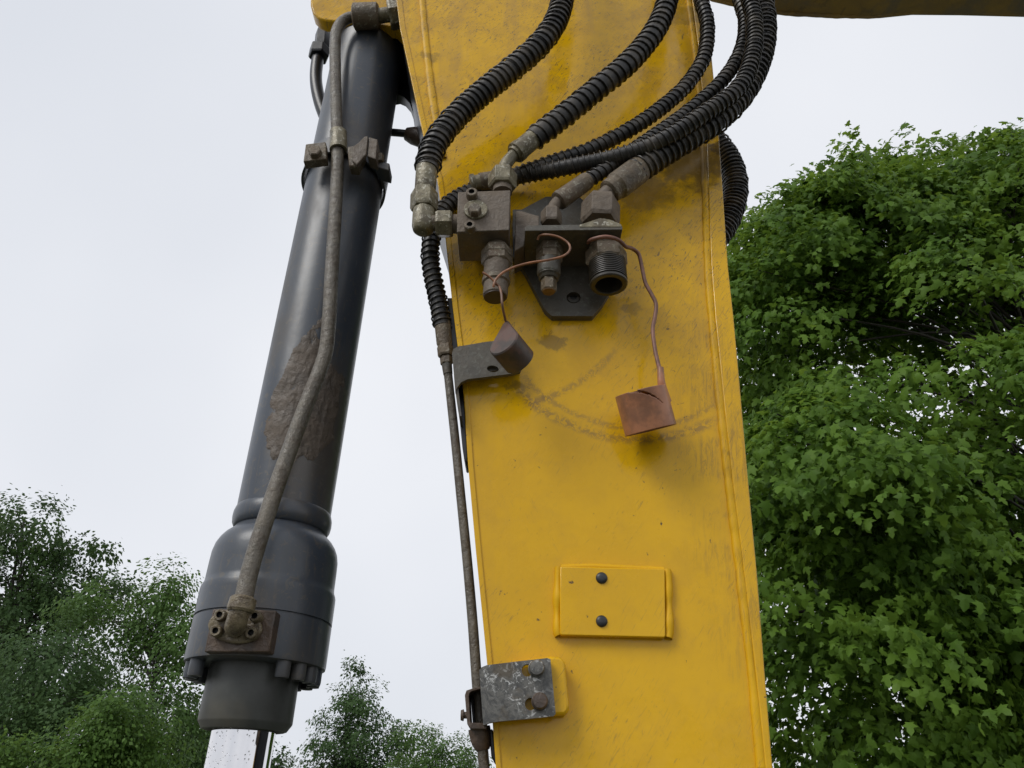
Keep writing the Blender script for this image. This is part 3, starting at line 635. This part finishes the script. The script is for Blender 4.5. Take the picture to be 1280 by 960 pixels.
lathe('hex_tip', (686, 348, 1.03), (686, 364, 1.03), [(0, 9.3), (0.95, 9.3), (1, 8.6)], MUDSTEEL, sc_, hexa=True, angle=20)
lathe('tip_face', (686, 364, 1.03), (686, 365, 1.03), [(0, 8), (1, 7.6)], ORANGE, sc_, seg=18)
lc = empty('large_coupler', U(760, 355, 1.03), 'large threaded open-ended coupler hanging under the right of the shelf', 'coupling')
lathe('collar', (755, 298, 1.03), (757, 316, 1.03), [(0, 18), (0.3, 20), (0.8, 20.5), (1, 19)], MUDSTEEL, lc)
hexnut('hex_nut', (757, 313, 1.03), (758.5, 332, 1.03), 24.5, MUDSTEEL, lc)
prof = [(0, 22)]
for i in range(11): prof += [(0.05 + i * 0.075, 23.6), (0.05 + i * 0.075 + 0.028, 23.6), (0.05 + i * 0.075 + 0.036, 21.8), (0.05 + i * 0.075 + 0.066, 21.8)]
prof += [(0.90, 23.6), (0.97, 23.2), (1.0, 21.6), (1.0, 17.0), (0.97, 16.4), (0.25, 15.5)]
lathe('threaded_tube', (758.5, 327, 1.03), (761, 357, 1.03), prof, mat_plain('dark_thread', (0.040, 0.035, 0.028), 0.4, sc=60, dust=((0.09, 0.075, 0.05), 0.6)), lc, seg=40, angle=25)
lathe('bore_plug', (759.3, 335, 1.03), (759.5, 337, 1.03), [(0, 15.6), (1, 15.6)], RECESS, lc)

# ------------------------------------------------------------------ dust caps on straps
cap1 = empty('dust_cap', U(635, 440, 0.99), 'grey-red dust cap hanging on a wire over the upper bracket', 'dust cap', 'dust caps hanging on the arm')
k = S(430, 1.0)
C1 = U(629, 427, 0.985); D1 = Vector((0.55, 0.75, -0.30)).normalized()
u1, v1 = frame(D1, Vector((-0.45, -0.45, 0.89)))
rr1 = 21 * k; LN = 0.046
def tear(scale, off):
    out = []
    for i in range(40):
        t = 2 * math.pi * i / 40; c, s_ = math.cos(t), math.sin(t)
        rad = rr1 * scale
        # pulled to a point at the top where the wire leaves
        e = max(0.0, c) ** 3
        out.append(C1 + D1 * off + u1 * (rad * c * (1 + 1.15 * e * (1 if off < 0.004 else max(0.0, 1 - off / 0.02)))) + v1 * (rad * s_ * (1 - 0.35 * e)))
    return out
prs = [tear(0.93, 0.0), tear(1.0, 0.0022), tear(1.0, 0.014), tear(1.0, 0.03), tear(1.0, LN), tear(0.86, LN), tear(0.86, 0.012)]
vt = [p for q in prs for p in q]; n = 40
fc = [tuple(range(n))] + [(i * n + j, i * n + (j + 1) % n, (i + 1) * n + (j + 1) % n, (i + 1) * n + j) for i in range(len(prs) - 1) for j in range(n)] + [tuple((len(prs) - 1) * n + j for j in range(n))]
obj('cap_body', vt, fc, CAP1, cap1, angle=40)
tip1 = C1 + u1 * rr1 * 2.05
WP = PX([(672, 300, 1.0), (674, 295, 0.995), (686, 293.5, 0.985), (700, 297, 0.985), (711, 305, 0.985), (712, 313, 0.98), (704, 320, 0.975), (685, 325, 0.975), (660, 329, 0.975), (640, 335, 0.975), (627, 342, 0.975), (619, 351, 0.975), (617, 358, 0.976), (618.5, 355, 0.982), (623, 357, 0.98), (626.5, 366, 0.975), (628, 382, 0.975)]) + [tip1]
tube('wire', WP, 0.0021, WIRE, cap1, seg=8, step=0.003)
tube('wire_tail', PX([(603, 340.5, 0.97), (609, 344, 0.972), (615, 349, 0.975), (619, 353, 0.977), (623, 357, 0.979)]), 0.0020, WIRE, cap1, seg=8, step=0.003)

cap2 = empty('dust_cap', U(808, 520, 1.045), 'split red-brown dust cap dangling on a strap in front of bare yellow paint', 'dust cap', 'dust caps hanging on the arm')
A2, B2 = U(800.5, 489, 1.035), U(813.5, 538, 1.058)
D2 = (B2 - A2); L2 = D2.length; D2.normalize(); u2, v2 = frame(D2)
if v2.x < 0: v2 = -v2
r2 = 31.0 * S(515, 1.045)
NA, NL = 144, 56
AK = ([-0.9, -0.6, -0.3, 0.0, 0.25, 0.5], [-0.05, -0.01, 0.05, 0.15, 0.28, 0.46])     # the split in its wall
vt, fc = [], []
for i in range(NL + 1):
    for j in range(NA):
        a = 2 * math.pi * j / NA - math.pi; t = i / NL; sl_ = np.interp(a, *AK)
        proud = 0.045 * max(0.0, min(1.0, (0.45 - a) / 0.9)) if (-0.9 < a < 0.5 and t > sl_) else 0.0
        fall = max(0.0, 1 - (t - sl_) / 0.4) if proud else 0.0
        tt = t
        vt.append(A2 + D2 * (tt * L2) + (u2 * math.cos(a) + v2 * math.sin(a)) * (r2 * (1 + proud * fall)))
def gap(i, j):
    a = 2 * math.pi * (j + 0.5) / NA - math.pi; t = (i + 0.5) / NL
    return -0.9 < a < 0.5 and abs(t - np.interp(a, *AK) - 0.01) < np.interp(a, [-0.9, 0.0, 0.5], [0.03, 0.034, 0.008])
for i in range(NL):
    for j in range(NA):
        if not gap(i, j): fc.append((i * NA + j, i * NA + (j + 1) % NA, (i + 1) * NA + (j + 1) % NA, (i + 1) * NA + j))
cpo = obj('cap_body', vt, fc, CAP, cap2, angle=50)
md = cpo.modifiers.new('wall', 'SOLIDIFY'); md.thickness = 0.0035; md.offset = 0
vt, fc = rings([A2 + D2 * 0.001, A2 + D2 * 0.004], [u2] * 2, [v2] * 2, [r2 * 0.955] * 2, 48); obj('cap_floor', vt, fc, CAP, cap2)
tube('cap_tab', PX([(825.5, 460, 1.02), (826, 470, 1.02), (827, 480, 1.022), (829, 490, 1.030), (831, 502, 1.042)]), 0.0072, CAP, cap2, seg=14, step=0.003, rfun=lambda t: 0.72 + 0.75 * t * t)
tube('strap', PX([(735, 303, 1.01), (741, 299, 0.985), (757, 296, 0.975), (773, 300, 0.985), (782, 308, 1.0), (791, 311, 1.02), (798, 317, 1.03), (802, 332, 1.035), (807, 354, 1.035), (814, 367, 1.035), (820, 380, 1.035), (819, 394, 1.035), (816, 410, 1.032), (818, 432, 1.028), (822, 452, 1.022), (826, 466, 1.02)]), 0.0035, STRAP2, cap2, seg=10, step=0.004)

# ------------------------------------------------------------------ brackets and pipe on the left edge of the arm
ub = empty('pipe_bracket', U(600, 480, 1.08), 'plain dark olive bracket plate behind the wire-hung dust cap', 'bracket', 'pipe brackets on the arm edge')
prism('bracket_plate', [(565, 441), (567, 436), (573, 433), (609, 427), (640, 424), (652, 460), (650, 464), (640, 467), (608, 471), (584, 474), (576, 478), (571, 485), (569, 490)], 1.070, 1.078, DARKPLATE, ub, holes=[circ(616, 461, 7.5, 4.2, 16, 0.12)])
prism('packing_plate', [(590, 434), (645, 430), (650, 458), (592, 466)], 1.078, 1.0995, DARKPLATE, ub, ymeas=1.075)
prism('edge_plate', [(559, 372), (566, 372), (574, 440), (581, 500), (585, 570), (584, 578), (581, 577), (578, 560), (572, 500), (565, 440)], 1.112, 1.16, BLACK, ub, bevel=0.002, ymeas=1.112)
prism('bent_lip', [(565, 441), (569, 440), (573, 488), (577, 520), (574, 520), (569, 488)], 1.073, 1.125, DARKPLATE, ub, ymeas=1.073)
apipe = empty('edge_pipe', U(604, 960, 1.125), 'thin steel pipe running down the left edge of the yellow arm', 'pipe')
tube('pipe_run', PX([(557.5, 444, 1.108), (559, 458, 1.11), (562.5, 490, 1.115), (569, 550, 1.12), (576, 620, 1.122), (584, 700, 1.124), (591, 780, 1.125), (596, 850, 1.125), (602, 920, 1.125), (606, 970, 1.125), (622, 1180, 1.125)]), 0.0075, PIPE, apipe, seg=16, step=0.01)
hexnut('pipe_nut', (557.5, 446, 1.109), (558.5, 456, 1.11), 7.5, MUDSTEEL, apipe)
lathe('pipe_olive', (558.5, 455, 1.11), (560, 468, 1.111), [(0, 6.5), (0.5, 6.3), (1, 5.8)], DARKPLATE, apipe)
lb = empty('pipe_bracket', U(648, 904, 1.06), 'scuffed silvery bracket plate bolted low on the arm edge', 'bracket', 'pipe brackets on the arm edge')
prism('bracket_plate', [(599, 838), (602, 834), (608, 831.5), (640, 827.5), (684, 822.5), (688, 824), (694.5, 892), (692, 895), (660, 898.5), (625, 901.5), (612, 903.5), (606, 906), (604, 906)], 1.060, 1.0695, GALV, lb, holes=[circ(659, 838, 7, 8, 14), circ(663, 880, 7, 8, 14)])
for x, y, m in ((671, 834, GALV), (675, 875.5, RUSTY)):
    k = S(y, 1.05); c = U(x, y, 1.046)
    prof = [(0, 5), (0.0005, 8.5), (0.003, 9.8), (0.008, 9.8), (0.0085, 10.6), (0.0135, 10.6)]
    vt, fc = rings([c + Vector((0, d, 0)) for d, _ in prof], [Vector((1, 0, 0))] * 6, [Vector((0, 0, 1))] * 6, [r * k for _, r in prof], 20); obj('bolt_head', vt, fc, m, lb, angle=30)
prism('bent_side', [(599.5, 838), (603, 835), (608, 905), (604, 906)], 1.0695, 1.118, DARKPLATE, lb, ymeas=1.0695)
ck = prism('pipe_clip', [(581, 869), (583, 863), (589, 861), (601, 858), (601, 861), (590, 864), (587, 866), (586, 870), (588, 903), (607, 904), (608, 911), (588, 911), (584, 905)], 1.09, 1.15, RUSTY, lb, bevel=0.0006, ymeas=1.09)
prism('clip_back', [(586, 866), (602, 863), (606, 903), (589, 903)], 1.15, 1.154, BLACK, lb, ymeas=1.10)
lathe('clip_bolt', (576, 894, 1.12), (588, 894, 1.12), [(0, 6), (0.3, 7), (0.35, 4), (1, 4)], RUSTY, lb, seg=12)
lathe('pipe_sleeve', (599, 910, 1.125), (604, 938, 1.125), [(0, 14), (0.5, 13.5), (0.85, 10.5), (1, 8)], RUSTY, lb)
prism('edge_plate', [(611, 912), (616, 911), (622, 955), (618, 954), (614, 945)], 1.12, 1.16, BLACK, lb, bevel=0.002, ymeas=1.12)

# ------------------------------------------------------------------ trees
def leaf_mesh_maple():
    rt = [(0.32, -0.12), (0.26, 0.06), (0.58, 0.23), (0.23, 0.42), (0.26, 0.68)]
    o = [(0, 0)] + rt + [(0, 1.02)] + [(-x, y) for x, y in rt[::-1]]
    v = [(0, 0.30, 0.0)] + [(x, y, -0.38 * abs(x) ** 1.3 - 0.42 * max(0, y - 0.2) ** 1.6) for x, y in o]
    n = len(o)
    return np.array(v), [(0, 1 + i, 1 + (i + 1) % n) for i in range(n)]
def leaf_mesh_oval():
    v = [(0, 0, 0), (0.30, 0.42, -0.06), (0, 1.0, -0.14), (-0.30, 0.42, -0.06)]
    return np.array(v, float), [(0, 1, 2), (0, 2, 3)]
def unit(a): return a / np.maximum(np.linalg.norm(a, axis=1, keepdims=True), 1e-9)
def big_mesh(name, P, Rm, s, tv, tf, mat, parent, kind=None):
    n, k = len(P), len(tv)
    vs = (np.einsum('nij,kj->nki', Rm, tv) * s[:, None, None] + P[:, None, :]).reshape(-1, 3) - np.array(BASE[parent.name])
    F = (np.arange(n)[:, None, None] * k + np.array(tf)[None]).reshape(-1, 3)
    me = bpy.data.meshes.new(name)
    me.vertices.add(len(vs)); me.vertices.foreach_set('co', vs.astype(np.float32).ravel())
    me.loops.add(F.size); me.loops.foreach_set('vertex_index', F.astype(np.int32).ravel())
    me.polygons.add(len(F)); me.polygons.foreach_set('loop_start', np.arange(0, F.size, 3, dtype=np.int32))
    me.update(calc_edges=True); me.materials.append(mat)
    o = bpy.data.objects.new(name, me); COL.objects.link(o); o.parent = parent; BASE[o.name] = BASE[parent.name]
    if kind: o['kind'] = kind
    return o
def clumps(blobs, n, inner=0.45, rough=0.18, power=2.0):
    """spray centres through the crown's volume, thicker towards its outside, with an uneven outline"""
    out, dirs = [], []
    vol = np.array([b[1][0] * b[1][1] * b[1][2] for b in blobs]); vol = vol ** 0.8; cnt = np.random.multinomial(n, vol / vol.sum())
    for (c, r), m in zip(blobs, cnt):
        d = unit(np.random.normal(size=(m, 3)))
        if power != 2.0: d = d / (np.abs(d) ** power).sum(1, keepdims=True) ** (1 / power)
        rad = inner + (1 - inner) * np.random.rand(m) ** 0.55
        f = np.array([1 + rough * 1.6 * mnoise.fractal(Vector(q) * 2.2 + Vector(c) * 0.31, 0.8, 2.0, 3) for q in d])
        out.append(np.array(c) + d * np.array(r) * (rad * f)[:, None]); dirs.append(unit(d * np.array(1 / np.array(r))))
    return np.vstack(out), np.vstack(dirs)
def leaf_cloud(C, D, per, rad, thick, size, droop=0.55, face=0.5, sizevar=0.3):
    n = len(C) * per
    c = np.repeat(C, per, 0); d = np.repeat(D, per, 0)
    tilt = unit(np.array([0, 0, 1.0]) * (0.75) + D * 0.65 + np.random.normal(size=D.shape) * 0.22)      # each spray is a tilted shelf
    nrm = np.repeat(tilt, per, 0)
    a = np.random.rand(n) * 2 * np.pi; r = np.sqrt(np.random.rand(n)) * np.repeat(rad * (0.6 + 0.8 * np.random.rand(len(C))), per)
    e1 = unit(np.cross(nrm, np.array([0.3, 0.8, 0.1]))); e2 = np.cross(nrm, e1)
    off = e1 * (np.cos(a) * r)[:, None] + e2 * (np.sin(a) * r)[:, None]
    P = c + off + nrm * (np.random.normal(size=n) * thick)[:, None]; P[:, 2] -= droop * r * r / max(rad, 1e-6)
    N = unit(nrm * 0.75 + d * face + np.random.normal(size=(n, 3)) * 0.42)
    T = unit(unit(off) * 0.8 + d * 0.5 + np.array([0, 0, -0.75]) + np.random.normal(size=(n, 3)) * 0.35)
    T = unit(T - N * (T * N).sum(1, keepdims=True)); B = np.cross(T, N)
    Rm = np.stack([B, T, N], axis=2)
    s = size * (1 + sizevar * np.random.normal(size=n)).clip(0.45, 1.6)
    return P, Rm, s
def limbs(base, top, r0, targets, parent, seg=8, name='trunk', wig=0.3):
    vt, fc = [], []
    def add(pts, ra, rb, sg):
        path = spline(pts, max(0.12, (Vector(pts[0]) - Vector(pts[-1])).length / 14)); us, vs = frames(path); m = len(path)
        v, f = rings(path, us, vs, [ra + (rb - ra) * (i / (m - 1)) ** 0.8 for i in range(m)], sg)
        o = len(vt); vt.extend(v); fc.extend([tuple(i + o for i in q) for q in f])
    base, top = Vector(base), Vector(top)
    J = lambda s_: Vector((random.uniform(-s_, s_), random.uniform(-s_, s_), random.uniform(-s_, s_) * 0.4))
    spine = [base, base.lerp(top, 0.3) + J(wig), base.lerp(top, 0.6) + J(wig), base.lerp(top, 0.82) + J(wig), top]
    add(spine, r0, r0 * 0.12, 12)
    H = (top - base).z
    for t in targets:
        t = Vector(t); z = min(max((t.z - base.z) / H - random.uniform(0.10, 0.28), 0.12), 0.9)
        i = min(int(z * 4), 3); z2 = z
        s_ = base.lerp(top, z2) if z2 <= 0.3 else base.lerp(top, z2) + J(wig * 0.3)
        m1 = s_.lerp(t, 0.45) + Vector((0, 0, 0.12 * (t - s_).length)) + J(0.12 * (t - s_).length)
        rr_ = r0 * 0.34 * (1 - 0.6 * z2)
        add([s_, m1, t], rr_, rr_ * 0.12, seg)
    return obj(name, vt, fc, BARK, parent, angle=60)

# the maple on the right
MAPLE = mat_leaf('maple_leaf', (0.055, 0.118, 0.014), (0.105, 0.195, 0.024), (0.145, 0.250, 0.034), trans=0.40, light=0.7, sc=1.1)
mp = empty('maple_tree', (9.2, 11.3, 0), 'large dense maple tree with lobed leaves filling the right side', 'tree', 'trees behind the machine')
def pxblob(px, py, hw, hh, Y, dy):
    c = U(px, py, Y); k_ = S(py, Y); return ((c.x, c.y, c.z), (hw * k_, dy, hh * k_ * 1.05))
mblobs = [pxblob(1190, 550, 270, 320, 11.0, 3.6), pxblob(1010, 640, 150, 260, 10.2, 2.6), pxblob(1075, 300, 130, 125, 10.8, 2.6), pxblob(1225, 300, 130, 110, 11, 2.8), pxblob(985, 310, 75, 85, 11, 1.8), pxblob(1085, 880, 190, 170, 10.6, 2.0), pxblob(965, 440, 90, 210, 11, 2.2), pxblob(1260, 700, 160, 220, 10.4, 2.0)]
bc_, bd_ = clumps(mblobs, 235, inner=0.42, rough=0.16, power=2.0)
rel = bc_ - np.array([0, 0, CAMZ]); zz = rel[:, 1] * CP + rel[:, 2] * SP
bx_ = 640 + FPX * rel[:, 0] / zz; by_ = 480 - FPX * (-rel[:, 1] * SP + rel[:, 2] * CP) / zz
TOPX, TOPY = [880, 915, 935, 965, 1000, 1040, 1110, 1150, 1200, 1280, 1400, 1600], [420, 300, 250, 222, 205, 176, 172, 160, 152, 142, 150, 240]
ok = by_ > np.interp(bx_, TOPX, TOPY) + 42; bc_, bd_ = bc_[ok], bd_[ok]
ex, ed = [], []                                     # the boughs that make the top of the crown
for q in range(46):
    px_ = 915 + 11.5 * q; py_ = float(np.interp(px_, TOPX, TOPY)) + random.uniform(28, 95); yy = random.uniform(9.8, 12.0)
    ex.append(U(px_, py_, yy)); ed.append(Vector((-0.45 + 0.0016 * (px_ - 915), -0.25, 0.85)).normalized())
bc_ = np.vstack([bc_, np.array(ex)]); bd_ = np.vstack([bd_, np.array(ed)])
mc, mdir = [], []
for c_, d_ in zip(bc_, bd_):                       # each bough is a drooping shelf of sprays
    tl = Vector((0, 0, 0.8)) + Vector(d_) * 0.7 + Vector(np.random.normal(size=3)) * 0.15; tl.normalize()
    e1_, e2_ = frame(tl, Vector((0.3, 0.7, 0.2))); rb = random.uniform(0.75, 1.25)
    for q in range(int(13 * rb)):
        a_ = random.uniform(0, 6.283); r_ = rb * math.sqrt(random.random())
        p_ = Vector(c_) + e1_ * (math.cos(a_) * r_) + e2_ * (math.sin(a_) * r_) + tl * random.gauss(0, 0.10); p_.z -= 0.32 * r_ * r_
        mc.append(p_); mdir.append((Vector(d_) * 0.7 + (e1_ * math.cos(a_) + e2_ * math.sin(a_)) * 0.6).normalized())
mc, mdir = np.array(mc), np.array(mdir)
rel = mc - np.array([0, 0, CAMZ]); keep = (640 + FPX * rel[:, 0] / (rel[:, 1] * CP + rel[:, 2] * SP) < 1500) & (mc[:, 2] > 0.6)
mc, mdir = mc[keep], mdir[keep]
limbs((9.2, 11.3, 0), (9.4, 11.0, 12.0), 0.26, [Vector(p) for p in bc_[::2]], mp)
P, Rm, s_ = leaf_cloud(mc, mdir, 40, 0.44, 0.07, 0.108, droop=0.7, face=0.30)
tv, tf = leaf_mesh_maple()
# the largest leaves in view are objects of their own
rel = P - np.array([0, 0, CAMZ]); zc = rel[:, 1] * CP + rel[:, 2] * SP; yc = -rel[:, 1] * SP + rel[:, 2] * CP
pxs = 640 + FPX * rel[:, 0] / zc; pys = 480 - FPX * yc / zc
vis = (pxs > 985) & (pxs < 1265) & (pys > 150) & (pys < 945)
facing = np.abs((Rm[:, :, 2] * unit(rel)).sum(1))
score = np.where(vis, s_ / zc * np.sqrt(facing), 0)
top = np.argsort(-score)[:300]; rest = np.ones(len(P), bool); rest[top] = False
crown = big_mesh('crown', P[rest], Rm[rest], s_[rest], tv, tf, MAPLE, mp, kind='stuff')
lm = bpy.data.meshes.new('leaf'); lm.from_pydata([tuple(v) for v in tv], [], tf); lm.update(); lm.materials.append(MAPLE)
for i in top:
    o = bpy.data.objects.new('leaf', lm); COL.objects.link(o); o.parent = crown
    M = Matrix([list(Rm[i][r] * s_[i]) + [P[i][r] - BASE[mp.name][r]] for r in range(3)] + [[0, 0, 0, 1]])
    o.matrix_local = M

OVAL = leaf_mesh_oval()
def far_tree(name, label, px, toppy, Y, blobs_px, nclump, per, crad, lsize, mat, r0, cat='tree', thick=0.16, inner=0.4, rough=0.3, nb=22, droop=0.2):
    """blobs_px: (px, py, half width px, half height px) measured at the tree's own distance"""
    b0 = U(px, 900, Y); base = Vector((b0.x, Y, 0.0)); e = empty(name, base, label, cat, 'trees behind the machine')
    bl_ = []
    for (bx, by, hw, hh) in blobs_px:
        c = U(bx, by, Y); k = S(by, Y); bl_.append(((c.x, Y + random.uniform(-0.6, 0.6), c.z), (hw * k, hw * k * 0.9, hh * k)))
    c_, d_ = clumps(bl_, nclump, inner=inner, rough=rough)
    c_[:, 2] = np.maximum(c_[:, 2], 0.25)
    tp = U(px, toppy + 34, Y)
    limbs(base, (tp.x, Y, tp.z), r0, [Vector(p) for p in c_[::max(1, nclump // nb)]], e, seg=6, wig=0.25)
    P, Rm, s = leaf_cloud(c_, d_, per, crad, thick, lsize, droop=droop, face=0.5)
    big_mesh('crown', P, Rm, s, OVAL[0], OVAL[1], mat, e)
    return e
OAK = mat_leaf('oak_leaf', (0.034, 0.070, 0.022), (0.054, 0.100, 0.030), (0.070, 0.125, 0.034), light=0.4, sc=0.5)
ASH = mat_leaf('ash_leaf', (0.060, 0.120, 0.028), (0.090, 0.165, 0.044), (0.110, 0.195, 0.050), light=0.5, sc=0.5)
BRIGHT = mat_leaf('hazel_leaf', (0.060, 0.125, 0.022), (0.092, 0.170, 0.034), (0.115, 0.20, 0.040), light=0.5, sc=0.6)
ALDER = mat_leaf('alder_leaf', (0.044, 0.088, 0.030), (0.066, 0.120, 0.040), (0.085, 0.15, 0.045), light=0.4, sc=0.5)
far_tree('oak_tree', 'tall dark tree at the far left edge, highest of the left group', 30, 618, 36, [(40, 665, 62, 48), (-20, 760, 110, 90), (90, 735, 60, 55), (20, 850, 120, 80), (118, 690, 24, 22), (150, 740, 30, 20)], 270, 125, 0.80, 0.20, OAK, 0.30, rough=0.24, inner=0.35, nb=60, thick=0.3)
far_tree('ash_tree', 'airy pale green tree between the tall dark tree and the cylinder', 205, 697, 27, [(205, 745, 44, 46), (235, 800, 42, 60), (165, 790, 52, 60), (200, 890, 75, 80), (120, 760, 45, 40)], 230, 72, 0.52, 0.13, ASH, 0.11, inner=0.2, rough=0.32, nb=70)
far_tree('bushy_tree', 'mid green bushy tree in the lower left corner', 60, 775, 24, [(60, 840, 80, 60), (10, 900, 80, 80), (110, 910, 80, 70), (60, 960, 120, 70)], 300, 75, 0.5, 0.12, ALDER, 0.12, rough=0.28, thick=0.2)
far_tree('hazel_bush', 'bright green bush low at left in front of the taller trees', 140, 850, 19, [(150, 915, 48, 50), (180, 945, 40, 45), (110, 960, 60, 45)], 220, 60, 0.32, 0.09, BRIGHT, 0.06, cat='bush')
far_tree('bright_shrub', 'small yellow-green shrub peeking into the bottom left corner', 10, 905, 18, [(5, 960, 30, 40), (-20, 960, 40, 50)], 90, 40, 0.28, 0.10, BRIGHT, 0.05, cat='bush')
far_tree('alder_tree', 'pointed dark green tree between the cylinder and the arm', 440, 822, 44, [(440, 845, 16, 26), (442, 885, 42, 32), (445, 925, 62, 34), (450, 970, 92, 50), (500, 920, 26, 22)], 320, 72, 0.52, 0.15, ALDER, 0.16, inner=0.2, rough=0.30, nb=50)
far_tree('birch_tree', 'small pale feathery tree just left of the edge pipe', 540, 905, 40, [(520, 925, 32, 25), (560, 945, 40, 25), (540, 975, 70, 40), (590, 955, 24, 20)], 240, 60, 0.45, 0.12, ASH, 0.10, inner=0.2, rough=0.28)
far_tree('thicket_tree', 'dim green tree low behind the chrome rod', 300, 880, 34, [(270, 930, 60, 50), (330, 960, 30, 30), (230, 950, 60, 60)], 260, 42, 0.5, 0.16, ALDER, 0.12, inner=0.2)
